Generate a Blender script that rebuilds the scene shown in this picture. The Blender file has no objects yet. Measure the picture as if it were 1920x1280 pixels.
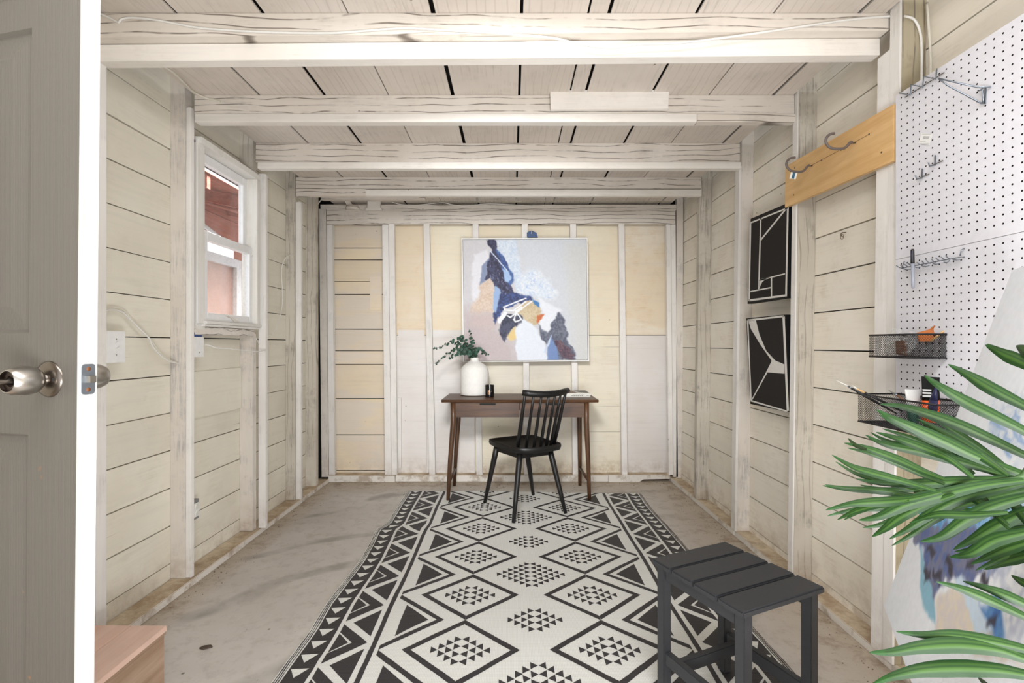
import bpy, bmesh, math, random
import numpy as np
from mathutils import Vector, Matrix, Euler
R = random.Random(7)
NR = np.random.RandomState(7)
S = bpy.context.scene
COL = S.collection
F, CU, CV, CH = 910.0, 960.0, 645.0, 1.195      # focal length in pixels, principal point, camera height

# ---------------------------------------------------------------- camera, world, lights, exposure
cam_data = bpy.data.cameras.new('camera'); cam = bpy.data.objects.new('camera', cam_data); COL.objects.link(cam)
cam.location = (0, 0, CH); cam.rotation_euler = (math.radians(90), 0, 0)
cam_data.sensor_width = 36; cam_data.lens = F/1920*36; cam_data.shift_y = 5/1920; cam_data.clip_start = .02
S.camera = cam
S.view_settings.view_transform = 'Standard'; S.view_settings.look = 'None'
S.view_settings.exposure = .3; S.view_settings.gamma = 1.0; S.view_settings.use_curve_mapping = False
W = bpy.data.worlds.new('world'); S.world = W; W.use_nodes = True
W.node_tree.nodes['Background'].inputs[0].default_value = (.93, .96, 1, 1)
W.node_tree.nodes['Background'].inputs[1].default_value = 1.2
def area(name, loc, aim, sx, sy, power, col=(1, 1, 1)):
    l = bpy.data.lights.new(name, 'AREA'); l.shape = 'RECTANGLE'; l.size = sx; l.size_y = sy; l.energy = power; l.color = col
    o = bpy.data.objects.new(name, l); COL.objects.link(o); o.location = loc
    o.rotation_euler = (Vector(aim)-Vector(loc)).to_track_quat('-Z', 'Y').to_euler(); return o
area('open_front_daylight', (0, -1.9, 1.5), (0, 3, 1.25), 3.0, 2.2, 8, (1, .985, .96))
area('overhead_fill', (0.05, .45, 2.40), (0.05, 1.5, .9), 2.0, .8, 48, (.975, .985, 1))  # added area light above the view, lifts walls and floor
area('ceiling_fill', (.35, -.26, .55), (.1, 2.3, 2.45), 1.0, .5, 44, (.985, .99, 1))  # low unseen area light, added to lift the dark ceiling boards
spl = bpy.data.lights.new('back_wall_fill', 'SPOT'); spl.energy = 215; spl.spot_size = math.radians(62); spl.spot_blend = 1; spl.shadow_soft_size = .22; spl.color = (.98, .99, 1)  # spot added as fill, evens the falloff towards the back wall
spo = bpy.data.objects.new('back_wall_fill', spl); COL.objects.link(spo); spo.location = (-.15, .5, 2.15); spo.rotation_euler = (Vector((0, 4.3, 1.0))-Vector(spo.location)).to_track_quat('-Z', 'Y').to_euler()
area('shed_fill_outside', (-2.0, 4.6, 3.0), (-2.75, 4.5, 1.6), 2.4, .6, 190, (1, .98, .96))  # unseen area light added to brighten the shed behind the window
sun = bpy.data.lights.new('sun', 'SUN'); sun.energy = 3.5; sun.angle = .05
so = bpy.data.objects.new('sun', sun); COL.objects.link(so); so.rotation_euler = Euler((math.radians(38), 0, math.radians(150)))

# ---------------------------------------------------------------- helpers
def P(u, v, Y): return Vector(((u-CU)*Y/F, Y, CH-(v-CV)*Y/F))
def PX(u, v, X):
    Y = F*X/(u-CU); return Vector((X, Y, CH-(v-CV)*Y/F))
def tag(o, label=None, cat=None, group=None, kind=None):
    if label: o['label'] = label
    if cat: o['category'] = cat
    if group: o['group'] = group
    if kind: o['kind'] = kind
    return o
def thing(name, loc, label=None, cat=None, group=None, kind=None):
    o = bpy.data.objects.new(name, None); COL.objects.link(o); o.location = loc; o.empty_display_size = .05
    return tag(o, label, cat, group, kind)
def wm(o):
    m = o.matrix_basis.copy()
    if o.parent: m = wm(o.parent) @ o.matrix_parent_inverse @ m
    return m
def attach(o, par):
    if par is not None:
        o.parent = par; o.matrix_parent_inverse = wm(par).inverted()
    return o
def link(name, me, mat, par=None, smooth=False):
    if mat is not None and not me.materials: me.materials.append(mat)
    if smooth:
        me.polygons.foreach_set('use_smooth', [True]*len(me.polygons))
    o = bpy.data.objects.new(name, me); COL.objects.link(o); return attach(o, par)
def mesh(name, vs, fs, mat, par=None, smooth=False):
    me = bpy.data.meshes.new(name); me.from_pydata([tuple(v) for v in vs], [], fs); me.update()
    return link(name, me, mat, par, smooth)
def ob(name, bm, mat, par=None, smooth=False):
    me = bpy.data.meshes.new(name)
    bmesh.ops.recalc_face_normals(bm, faces=bm.faces); bm.to_mesh(me); bm.free()
    return link(name, me, mat, par, smooth)
BOXF = [(0, 3, 2, 1), (4, 5, 6, 7), (0, 1, 5, 4), (1, 2, 6, 5), (2, 3, 7, 6), (3, 0, 4, 7)]
def boxv(x0, x1, y0, y1, z0, z1):
    return [Vector(p) for p in ((x0, y0, z0), (x1, y0, z0), (x1, y1, z0), (x0, y1, z0), (x0, y0, z1), (x1, y0, z1), (x1, y1, z1), (x0, y1, z1))]
def box(name, b, mat, par=None, jit=0, fn=None, bev=0):
    vs = boxv(*b)
    if jit: vs = [v+Vector((R.uniform(-jit, jit), R.uniform(-jit, jit), R.uniform(-jit, jit))) for v in vs]
    if fn: vs = [fn(v) for v in vs]
    if not bev: return mesh(name, vs, BOXF, mat, par)
    bm = bmesh.new(); bv = [bm.verts.new(v) for v in vs]
    for f in BOXF: bm.faces.new([bv[i] for i in f])
    bmesh.ops.bevel(bm, geom=bm.edges[:], offset=bev, segments=2, affect='EDGES')
    return ob(name, bm, mat, par)
def addbox(bm, b, fn=None, bev=0):
    vs = boxv(*b)
    if fn: vs = [fn(v) for v in vs]
    t = bmesh.new(); bv = [t.verts.new(v) for v in vs]
    for f in BOXF: t.faces.new([bv[i] for i in f])
    if bev: bmesh.ops.bevel(t, geom=t.edges[:], offset=bev, segments=1, affect='EDGES')
    me = bpy.data.meshes.new('t'); t.to_mesh(me); t.free(); bm.from_mesh(me); bpy.data.meshes.remove(me)
def smooth_pts(pts, n):
    pts = [Vector(p) for p in pts]; out = []
    for i in range(len(pts)-1):
        p0 = pts[max(i-1, 0)]; p1 = pts[i]; p2 = pts[i+1]; p3 = pts[min(i+2, len(pts)-1)]
        for k in range(n):
            t = k/n
            out.append(.5*((2*p1)+(p2-p0)*t+(2*p0-5*p1+4*p2-p3)*t*t+(3*p1-p0-3*p2+p3)*t**3))
    out.append(pts[-1]); return out
def tube(bm, pts, r, n=8, cap=True, sub=0, flat=1.0):
    if sub: pts = smooth_pts(pts, sub)
    pts = [Vector(p) for p in pts]
    rs = r if isinstance(r, (list, tuple)) else [r]*len(pts)
    if len(rs) != len(pts): rs = [rs[0]+(rs[-1]-rs[0])*i/(len(pts)-1) for i in range(len(pts))]
    t0 = (pts[1]-pts[0]).normalized(); up = Vector((0, 0, 1)) if abs(t0.z) < .9 else Vector((0, 1, 0))
    a = t0.cross(up).normalized(); rings = []
    for i, p in enumerate(pts):
        t = (pts[min(i+1, len(pts)-1)]-pts[max(i-1, 0)]).normalized()
        a = (a-t*a.dot(t)).normalized(); b = t.cross(a)
        rings.append([bm.verts.new(p+(a*math.cos(2*math.pi*k/n)+b*flat*math.sin(2*math.pi*k/n))*rs[i]) for k in range(n)])
    for i in range(len(rings)-1):
        for k in range(n): bm.faces.new((rings[i][k], rings[i][(k+1) % n], rings[i+1][(k+1) % n], rings[i+1][k]))
    if cap: bm.faces.new(rings[0][::-1]); bm.faces.new(rings[-1])
def tubeob(name, pts, r, mat, par=None, n=8, sub=0, flat=1.0):
    bm = bmesh.new(); tube(bm, pts, r, n, True, sub, flat); return ob(name, bm, mat, par, True)
def lathe(name, prof, mat, par=None, c=(0, 0, 0), n=32, M=None, wob=0):
    bm = bmesh.new(); rings = []
    for r, z in prof:
        if r < 1e-5: v = Vector((0, 0, z)); rings.append([bm.verts.new(((M @ v) if M else v)+Vector(c))])
        else:
            g = []
            for k in range(n):
                rr = r+(R.uniform(-wob, wob) if wob else 0)
                v = Vector((rr*math.cos(2*math.pi*k/n), rr*math.sin(2*math.pi*k/n), z)); g.append(bm.verts.new(((M @ v) if M else v)+Vector(c)))
            rings.append(g)
    for a, b in zip(rings, rings[1:]):
        for k in range(n):
            if len(a) == 1 and len(b) == 1: continue
            if len(a) == 1: bm.faces.new((a[0], b[(k+1) % n], b[k]))
            elif len(b) == 1: bm.faces.new((a[k], a[(k+1) % n], b[0]))
            else: bm.faces.new((a[k], a[(k+1) % n], b[(k+1) % n], b[k]))
    o = ob(name, bm, mat, par, True)
    try:
        md = o.modifiers.new('es', 'EDGE_SPLIT'); md.split_angle = math.radians(40)
    except Exception: pass
    return o
def prism(name, poly, n, d, mat, par=None):
    """thin solid from a planar 3D polygon, extruded by d along n"""
    m = len(poly); vs = [Vector(p) for p in poly]+[Vector(p)+Vector(n)*d for p in poly]
    fs = [tuple(range(m))[::-1], tuple(range(m, 2*m))]+[(i, (i+1) % m, m+(i+1) % m, m+i) for i in range(m)]
    bm = bmesh.new(); bv = [bm.verts.new(v) for v in vs]
    for f in fs: bm.faces.new([bv[i] for i in f])
    return ob(name, bm, mat, par)
def text(name, s, size, M, mat, par=None, ext=.0003):
    cu = bpy.data.curves.new(name, 'FONT'); cu.body = s; cu.size = size; cu.extrude = ext; cu.align_x = 'CENTER'; cu.align_y = 'CENTER'
    t = bpy.data.objects.new(name, cu); COL.objects.link(t)
    dg = bpy.context.evaluated_depsgraph_get(); me = bpy.data.meshes.new_from_object(t.evaluated_get(dg)); bpy.data.objects.remove(t)
    me.transform(M); me.materials.clear(); me.name = name
    return link(name, me, mat, par)

# ---------------------------------------------------------------- materials
def lin(c):
    return tuple(((x/255/12.92) if x/255 <= .04045 else ((x/255+.055)/1.055)**2.4) for x in c)+(1,)
class NT:
    def __init__(s, name):
        s.m = bpy.data.materials.new(name); s.m.use_nodes = True; s.t = s.m.node_tree; s.b = s.t.nodes['Principled BSDF']
    def n(s, typ, **k):
        nd = s.t.nodes.new(typ)
        for a, v in k.items():
            if a.startswith('i_'): nd.inputs[a[2:].replace('_', ' ')].default_value = v
            else: setattr(nd, a, v)
        return nd
    def l(s, a, b): s.t.links.new(a, b)
    def mix(s, fac, a, b, blend='MIX'):
        nd = s.t.nodes.new('ShaderNodeMix'); nd.data_type = 'RGBA'; nd.blend_type = blend
        for i, x in ((0, fac), (6, a), (7, b)):
            if hasattr(x, 'links'): s.l(x, nd.inputs[i])
            else: nd.inputs[i].default_value = x
        return nd.outputs[2]
    def ramp(s, x, stops):
        nd = s.t.nodes.new('ShaderNodeValToRGB'); e = nd.color_ramp.elements
        while len(e) < len(stops): e.new(.5)
        for i, (p, c) in enumerate(stops): e[i].position = p; e[i].color = (c, c, c, 1) if not isinstance(c, tuple) else c
        s.l(x, nd.inputs[0]); return nd.outputs[0]
    def coord(s, scale, rnd=True):
        tc = s.n('ShaderNodeTexCoord'); mp = s.n('ShaderNodeMapping'); mp.inputs['Scale'].default_value = scale
        if rnd:
            oi = s.n('ShaderNodeObjectInfo'); mu = s.n('ShaderNodeVectorMath', operation='SCALE'); cb = s.n('ShaderNodeCombineXYZ')
            for k in range(3): s.l(oi.outputs['Random'], cb.inputs[k])
            s.l(cb.outputs[0], mu.inputs[0]); mu.inputs['Scale'].default_value = 37.0
            ad = s.n('ShaderNodeVectorMath', operation='ADD'); s.l(tc.outputs['Object'], ad.inputs[0]); s.l(mu.outputs[0], ad.inputs[1])
            s.l(ad.outputs[0], mp.inputs[0])
        else: s.l(tc.outputs['Object'], mp.inputs[0])
        return mp.outputs[0]
    def noise(s, vec, scale, detail=4, rough=.6):
        nd = s.n('ShaderNodeTexNoise'); nd.inputs['Scale'].default_value = scale; nd.inputs['Detail'].default_value = detail
        nd.inputs['Roughness'].default_value = rough; s.l(vec, nd.inputs['Vector']); return nd.outputs[0]
    def bump(s, h, strength, dist=.002):
        nd = s.n('ShaderNodeBump'); nd.inputs['Strength'].default_value = strength; nd.inputs['Distance'].default_value = dist
        s.l(h, nd.inputs['Height']); s.l(nd.outputs[0], s.b.inputs['Normal'])
def plain(name, c, rough=.5, metal=0, spec=.5, bump=0):
    m = NT(name); m.b.inputs['Roughness'].default_value = rough; m.b.inputs['Metallic'].default_value = metal
    m.b.inputs['Specular IOR Level'].default_value = spec
    v = m.coord((1, 1, 1)); nz = m.noise(v, 40, 3)
    c1 = lin(c); c2 = lin(tuple(max(0, x*.93) for x in c)); m.l(m.mix(nz, c1, c2), m.b.inputs['Base Color'])
    if bump: m.bump(m.noise(v, 300, 2), bump, .001)
    return m.m
GR = {'x': (1.2, 26, 26), 'y': (26, 1.2, 26), 'z': (26, 26, 1.2)}
def painted(name, c, axis, c2=None, wear=.3, worn=(120, 115, 108), grime=0, vary=.06, blotch=None, rough=.62, contour=0):
    """brush-painted rough lumber: grain cracks along one axis, worn patches, dust"""
    m = NT(name); m.b.inputs['Roughness'].default_value = rough; m.b.inputs['Specular IOR Level'].default_value = .3
    g = m.coord(GR[axis]); iso = m.coord((1, 1, 1))
    big = m.noise(iso, 2.2, 4, .55); grain = m.noise(g, 1.6, 6, .7); fine = m.noise(g, 6, 3, .6)
    c2 = c2 or tuple(x*.93 for x in c)
    col = m.mix(m.ramp(big, [(.35, 0.), (.65, 1.)]), lin(c), lin(c2))
    if blotch:
        bl = m.noise(m.coord((3, 3, .7) if axis == 'z' else (.7, 3, 2.2)), 1.7, 3, .5)
        col = m.mix(m.ramp(bl, [(.47, 0.), (.53, 1.)]), col, lin(blotch))
    col = m.mix(m.ramp(grain, [(.3, .35), (.5, 0.)]), col, lin(tuple(x*.9 for x in c)))
    wr = m.ramp(m.noise(iso, 5.5, 5, .7), [(.50, 0.), (.66, 1.)])
    mul = m.n('ShaderNodeMath', operation='MULTIPLY'); m.l(wr, mul.inputs[0]); m.l(m.ramp(fine, [(.40, 0.), (.62, 1.)]), mul.inputs[1])
    mu2 = m.n('ShaderNodeMath', operation='MULTIPLY'); m.l(mul.outputs[0], mu2.inputs[0]); mu2.inputs[1].default_value = wear
    col = m.mix(mu2.outputs[0], col, lin(worn))
    # rare drying cracks along the grain
    sc = {'x': (.5, 60, 60), 'y': (60, .5, 60), 'z': (60, 60, .5)}[axis]
    ck = m.ramp(m.noise(m.coord(sc), 1.0, 2, .5), [(.235, 1.), (.255, 0.)])
    mc = m.n('ShaderNodeMath', operation='MULTIPLY'); m.l(ck, mc.inputs[0]); mc.inputs[1].default_value = .6
    col = m.mix(mc.outputs[0], col, lin((95, 85, 75)))
    if contour:
        wv = m.n('ShaderNodeTexWave', wave_type='BANDS', bands_direction='Z' if axis == 'x' else 'X'); wv.inputs['Scale'].default_value = 9; wv.inputs['Distortion'].default_value = 7; wv.inputs['Detail'].default_value = 2; wv.inputs['Detail Scale'].default_value = .6
        m.l(m.coord({'x': (.35, 1, 1), 'y': (1, .35, 1), 'z': (1, 1, .35)}[axis]), wv.inputs['Vector'])
        c1 = m.n('ShaderNodeMath', operation='MULTIPLY'); m.l(m.ramp(wv.outputs['Fac'], [(.0, 1.), (.09, 0.)]), c1.inputs[0]); m.l(m.ramp(m.noise(iso, 3.1, 4, .7), [(.40, 0.), (.52, contour)]), c1.inputs[1])
        col = m.mix(c1.outputs[0], col, lin((118, 108, 98)))
    # small nail heads and knots
    vo = m.n('ShaderNodeTexVoronoi'); vo.inputs['Scale'].default_value = 5.0; m.l(iso, vo.inputs['Vector'])
    col = m.mix(m.ramp(vo.outputs['Distance'], [(.018, .75), (.03, 0.)]), col, lin((105, 85, 70)))
    if grime:
        geo = m.n('ShaderNodeNewGeometry'); sx = m.n('ShaderNodeSeparateXYZ'); m.l(geo.outputs['Position'], sx.inputs[0])
        lo = m.n('ShaderNodeMapRange'); m.l(sx.outputs['Z'], lo.inputs[0]); lo.inputs[1].default_value = .02; lo.inputs[2].default_value = .22
        lo.inputs[3].default_value = 1; lo.inputs[4].default_value = 0
        mg = m.n('ShaderNodeMath', operation='MULTIPLY'); m.l(lo.outputs[0], mg.inputs[0]); m.l(m.ramp(m.noise(iso, 9, 5, .7), [(.42, 0.), (.62, 1.)]), mg.inputs[1])
        m2 = m.n('ShaderNodeMath', operation='MULTIPLY'); m.l(mg.outputs[0], m2.inputs[0]); m2.inputs[1].default_value = grime
        col = m.mix(m2.outputs[0], col, lin((150, 120, 92)))
    oi = m.n('ShaderNodeObjectInfo'); hs = m.n('ShaderNodeHueSaturation'); mr = m.n('ShaderNodeMapRange'); m.l(oi.outputs['Random'], mr.inputs[0])
    mr.inputs[3].default_value = 1-vary; mr.inputs[4].default_value = 1+vary*.3; m.l(mr.outputs[0], hs.inputs['Value']); m.l(col, hs.inputs['Color'])
    m.l(hs.outputs[0], m.b.inputs['Base Color']); m.bump(grain, .3, .002); return m.m
def sillmat(name, axis):
    m = NT(name); m.b.inputs['Roughness'].default_value = .75
    iso = m.coord((1, 1, 1)); g = m.coord(GR[axis])
    side = m.mix(m.ramp(m.noise(iso, 7, 5, .7), [(.5, 0.), (.62, 1.)]), lin((222, 217, 209)), lin((178, 165, 150)))
    top = m.mix(m.ramp(m.noise(iso, 6, 6, .75), [(.4, 0.), (.6, 1.)]), lin((208, 193, 168)), lin((166, 144, 118)))
    geo = m.n('ShaderNodeNewGeometry'); sx = m.n('ShaderNodeSeparateXYZ'); m.l(geo.outputs['True Normal'], sx.inputs[0])
    col = m.mix(m.ramp(sx.outputs['Z'], [(.6, 0.), (.8, 1.)]), side, top); m.l(col, m.b.inputs['Base Color']); m.bump(m.noise(g, 1.6, 6, .7), .5, .003); return m.m
def rawwood(name, c, c2, axis='x', scale=1.5, rough=.45, bump=.15):
    m = NT(name); m.b.inputs['Roughness'].default_value = rough
    g = m.coord({'x': (1.5, 22, 22), 'y': (22, 1.5, 22), 'z': (22, 22, 1.5)}[axis]); n1 = m.noise(g, scale, 6, .65); n2 = m.noise(m.coord((1, 1, 1)), 3, 3)
    col = m.mix(m.ramp(n1, [(.35, 0.), (.65, 1.)]), lin(c), lin(c2)); col = m.mix(m.ramp(n2, [(.4, 0.), (.75, .35)]), col, lin(tuple(x*.8 for x in c2)))
    m.l(col, m.b.inputs['Base Color']); m.bump(n1, bump, .001); return m.m
M = {}
M['wl'] = painted('left_wall_paint', (235, 230, 216), 'y', (227, 220, 204), wear=.2, worn=(185, 172, 142), grime=.35)
M['wr'] = painted('right_wall_paint', (246, 240, 228), 'y', (240, 232, 216), wear=.3, worn=(185, 165, 135), grime=.5)
M['ceil'] = painted('ceiling_paint', (222, 213, 204), 'y', (212, 202, 191), wear=.35, worn=(165, 158, 150), vary=.05, contour=.16)
M['joist'] = painted('joist_paint', (228, 221, 212), 'x', (219, 210, 199), wear=.4, worn=(165, 158, 150), contour=.95)
M['cleat'] = painted('cleat_paint', (240, 235, 228), 'x', (232, 226, 217), wear=.2, worn=(170, 160, 150))
M['stud'] = painted('stud_paint', (224, 217, 208), 'z', (212, 203, 192), wear=.75, worn=(160, 158, 158), grime=.6)
M['studw'] = painted('strip_paint', (236, 233, 229), 'z', (228, 224, 218), wear=.3, worn=(150, 148, 146), grime=.4)
M['studgrey'] = painted('weathered_stud', (205, 198, 186), 'z', (190, 182, 168), wear=.9, worn=(140, 135, 125), grime=.5, contour=.5)
M['rawstud'] = painted('raw_stud', (178, 168, 144), 'z', (158, 146, 120), wear=.9, worn=(125, 115, 95), contour=.9)
M['sill'] = sillmat('sill_plate_paint', 'y'); M['sillx'] = sillmat('sill_plate_paint_back', 'x')
M['patch'] = painted('back_board_paint', (233, 216, 186), 'x', (226, 211, 192), wear=.25, worn=(205, 195, 190), blotch=(224, 212, 196), grime=.3)
M['plyy'] = painted('plywood_cream', (238, 229, 208), 'x', (233, 219, 194), wear=.3, worn=(225, 190, 150), grime=.2, vary=.02)
M['plyo'] = painted('plywood_streaked', (236, 226, 208), 'x', (230, 210, 182), wear=.7, worn=(220, 188, 150), grime=.2, vary=.02, blotch=(232, 216, 190))
M['plyw'] = painted('plywood_white', (231, 227, 224), 'x', (226, 220, 214), wear=.2, worn=(215, 195, 175), grime=.5, vary=.02)
M['plyc'] = painted('plywood_cream_low', (235, 227, 206), 'x', (230, 223, 210), wear=.3, worn=(205, 180, 150), grime=.8, vary=.02)
M['win'] = plain('window_white', (238, 238, 238), .35)
M['wintrim'] = painted('window_trim_paint', (232, 230, 226), 'z', (224, 221, 214), wear=.2, worn=(160, 150, 130), vary=.02)
M['dark'] = plain('shade_backing', (38, 36, 34), .9)  # near-black tone standing in for shade in gaps, slots and holes
M['roof'] = plain('roof_deck', (60, 54, 48), .9)
M['cable'] = plain('cable_sheath', (226, 221, 208), .45)
M['cablew'] = plain('cable_white', (236, 234, 229), .45)
M['plastic'] = plain('white_plastic', (238, 238, 236), .35)
M['bluebox'] = plain('blue_box', (22, 66, 120), .4)
M['steel'] = plain('brushed_nickel', (188, 184, 178), .28, 1)
M['steeld'] = plain('dark_nickel', (120, 112, 104), .3, 1)
M['recess'] = plain('dark_recess', (70, 60, 54), .35, .9)
M['zinc'] = plain('zinc_wire', (150, 158, 168), .35, .9)
M['rust'] = plain('rusty_screw', (120, 75, 45), .6, .5)
M['black'] = plain('black_lacquer', (17, 16, 16), .42)
M['mesh'] = plain('black_wire_mesh', (30, 28, 30), .45, .3)
M['poly'] = plain('charcoal_lumber', (50, 51, 54), .5, 0, .5, .25)
M['frameblk'] = plain('canvas_black', (22, 22, 22), .7, 0, .2)
M['artblk'] = plain('art_black', (44, 41, 39), .8, 0, .2)
M['artwht'] = plain('art_white', (228, 225, 219), .8, 0, .2)
M['walnut'] = rawwood('walnut', (98, 66, 42), (62, 39, 24), 'x', 1.4, .42)
M['walnutz'] = rawwood('walnut_leg', (102, 70, 45), (66, 44, 29), 'z', 1.4, .35)
M['pine'] = rawwood('pine_board', (228, 190, 135), (208, 165, 108), 'y', 1.1, .5)
M['ply'] = rawwood('step_plywood', (226, 196, 180), (214, 178, 160), 'y', 1.0, .7)
M['plyside'] = rawwood('step_side', (176, 150, 128), (150, 122, 98), 'y', 1.3, .75, .4)
M['redwood'] = rawwood('redwood_siding', (206, 128, 104), (170, 96, 76), 'y', 1.0, .7)
M['ceramic'] = plain('matte_ceramic', (240, 238, 233), .75, 0, .3, .5)
M['candle'] = plain('black_glass', (16, 15, 16), .12)
M['copper'] = plain('copper_label', (215, 165, 130), .35, .6)
M['grey'] = plain('grey_print', (140, 138, 136), .7)
M['greyd'] = plain('dark_print', (70, 68, 68), .7)
M['eleaf'] = plain('eucalyptus_leaf', (50, 86, 70), .6)
M['eleafd'] = plain('eucalyptus_leaf_dark', (34, 64, 50), .6)
M['estem'] = plain('eucalyptus_stem', (92, 84, 62), .6)
M['vinyl'] = plain('grey_vinyl', (104, 94, 90), .5)
M['orange'] = plain('orange_paint', (240, 100, 30), .35)
M['teal'] = plain('green_paint', (40, 95, 80), .4)
M['navy'] = plain('navy_cap', (36, 38, 78), .4)
M['brown'] = plain('book_brown', (120, 86, 66), .45)
M['bookgrey'] = plain('book_grey', (70, 72, 70), .45)
M['paper'] = plain('book_paper', (226, 224, 216), .6)
M['soil'] = plain('pot_grey', (90, 86, 80), .7)
M['debris'] = plain('wood_chip', (80, 66, 54), .8)
def glass():
    m = NT('window_glass'); t = m.t; t.nodes.remove(m.b)
    tr = m.n('ShaderNodeBsdfTransparent'); tr.inputs[0].default_value = (.97, .97, .97, 1); gl = m.n('ShaderNodeBsdfGlossy'); gl.inputs['Roughness'].default_value = .03
    di = m.n('ShaderNodeBsdfDiffuse'); di.inputs[0].default_value = (.8, .78, .76, 1)
    v = m.coord((1, 1, 1)); dirt = m.ramp(m.noise(v, 60, 5, .8), [(.5, .03), (.75, .22)])
    a = m.n('ShaderNodeMixShader'); a.inputs[0].default_value = .06; m.l(tr.outputs[0], a.inputs[1]); m.l(gl.outputs[0], a.inputs[2])
    b = m.n('ShaderNodeMixShader'); m.l(dirt, b.inputs[0]); m.l(a.outputs[0], b.inputs[1]); m.l(di.outputs[0], b.inputs[2])
    m.l(b.outputs[0], t.nodes['Material Output'].inputs[0]); return m.m
M['glass'] = glass()
def reflective_pane():
    m = NT('outer_pane_reflection'); m.b.inputs['Roughness'].default_value = .15
    m.l(m.mix(m.noise(m.coord((1, 1, 1)), 9, 5), lin((214, 176, 162)), lin((186, 146, 132))), m.b.inputs['Base Color']); return m.m  # pink-brown reflection painted into the pane colour
M['outpane'] = reflective_pane()
def concrete():
    m = NT('concrete_floor'); m.b.inputs['Roughness'].default_value = .75; m.b.inputs['Specular IOR Level'].default_value = .3
    v = m.coord((1, 1, 1), False); n1 = m.noise(v, 1.1, 6, .6); n2 = m.noise(v, 14, 6, .7); n3 = m.noise(v, 90, 3, .6)
    col = m.mix(m.ramp(n1, [(.35, 0.), (.65, 1.)]), lin((206, 201, 195)), lin((188, 181, 173)))
    col = m.mix(m.ramp(n2, [(.5, 0.), (.75, .5)]), col, lin((146, 134, 122)))
    # sweeping grey trowel marks
    w = m.n('ShaderNodeTexWave', wave_type='BANDS'); w.inputs['Scale'].default_value = .55; w.inputs['Distortion'].default_value = 9; w.inputs['Detail'].default_value = 3; w.inputs['Detail Scale'].default_value = .8
    mp = m.n('ShaderNodeMapping'); mp.inputs['Rotation'].default_value = (0, 0, 1.1); m.l(v, mp.inputs[0]); m.l(mp.outputs[0], w.inputs['Vector'])
    mk = m.n('ShaderNodeMath', operation='MULTIPLY'); m.l(m.ramp(w.outputs['Fac'], [(.90, 0.), (.985, 1.)]), mk.inputs[0]); m.l(m.ramp(m.noise(v, 2.3, 3), [(.42, 0.), (.6, .55)]), mk.inputs[1])
    col = m.mix(mk.outputs[0], col, lin((122, 116, 108)))
    # brown dirt where the slab meets the sills
    sx = m.n('ShaderNodeSeparateXYZ'); m.l(v, sx.inputs[0])
    def edge(out, a, b):
        r = m.n('ShaderNodeMapRange'); m.l(out, r.inputs[0]); r.inputs[1].default_value = a; r.inputs[2].default_value = b; r.inputs[3].default_value = 0; r.inputs[4].default_value = 1; return r.outputs[0]
    e1 = edge(sx.outputs['X'], 1.0, 1.38); e2 = edge(sx.outputs['X'], -1.42, -1.58); e3 = edge(sx.outputs['Y'], 3.85, 4.2)
    mx = m.n('ShaderNodeMath', operation='MAXIMUM'); m.l(e1, mx.inputs[0]); m.l(e3, mx.inputs[1]); my = m.n('ShaderNodeMath', operation='MAXIMUM'); m.l(mx.outputs[0], my.inputs[0]); m.l(e2, my.inputs[1])
    col = m.mix(my.outputs[0], col, lin((178, 165, 148)))
    md = m.n('ShaderNodeMath', operation='MULTIPLY'); m.l(my.outputs[0], md.inputs[0]); m.l(m.ramp(m.noise(v, 7, 6, .75), [(.5, 0.), (.64, .8)]), md.inputs[1])
    col = m.mix(md.outputs[0], col, lin((136, 116, 96)))
    vo = m.n('ShaderNodeTexVoronoi'); vo.inputs['Scale'].default_value = 7; m.l(v, vo.inputs['Vector'])
    col = m.mix(m.ramp(vo.outputs['Distance'], [(.03, .8), (.05, 0.)]), col, lin((80, 70, 62)))
    m.l(col, m.b.inputs['Base Color']); m.bump(n3, .35, .003); return m.m
M['floor'] = concrete()
def doorpaint():
    m = NT('taupe_door_paint'); m.b.inputs['Roughness'].default_value = .5
    w = m.n('ShaderNodeTexWave', wave_type='BANDS', bands_direction='X'); w.inputs['Scale'].default_value = 90; w.inputs['Distortion'].default_value = 2.5; w.inputs['Detail'].default_value = 2
    v = m.coord((1, 1, .12), False); m.l(v, w.inputs['Vector'])
    col = m.mix(w.outputs['Fac'], lin((98, 94, 87)), lin((88, 84, 78)))
    sp = m.ramp(m.noise(m.coord((1, 1, 1), False), 22, 2), [(.70, 0.), (.74, .8)])
    geo = m.n('ShaderNodeNewGeometry'); sx = m.n('ShaderNodeSeparateXYZ'); m.l(geo.outputs['Position'], sx.inputs[0])
    lo = m.n('ShaderNodeMapRange'); m.l(sx.outputs['Z'], lo.inputs[0]); lo.inputs[1].default_value = 1.05; lo.inputs[2].default_value = .8; lo.inputs[3].default_value = 0; lo.inputs[4].default_value = 1
    mu = m.n('ShaderNodeMath', operation='MULTIPLY'); m.l(sp, mu.inputs[0]); m.l(lo.outputs[0], mu.inputs[1])
    col = m.mix(mu.outputs[0], col, lin((150, 105, 70))); m.l(col, m.b.inputs['Base Color']); m.bump(w.outputs['Fac'], .25, .0008); return m.m
M['doorp'] = doorpaint()
M['dooredge'] = painted('door_edge_paint', (200, 203, 198), 'z', (190, 192, 185), wear=.4, worn=(150, 140, 110), vary=0)
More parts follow.
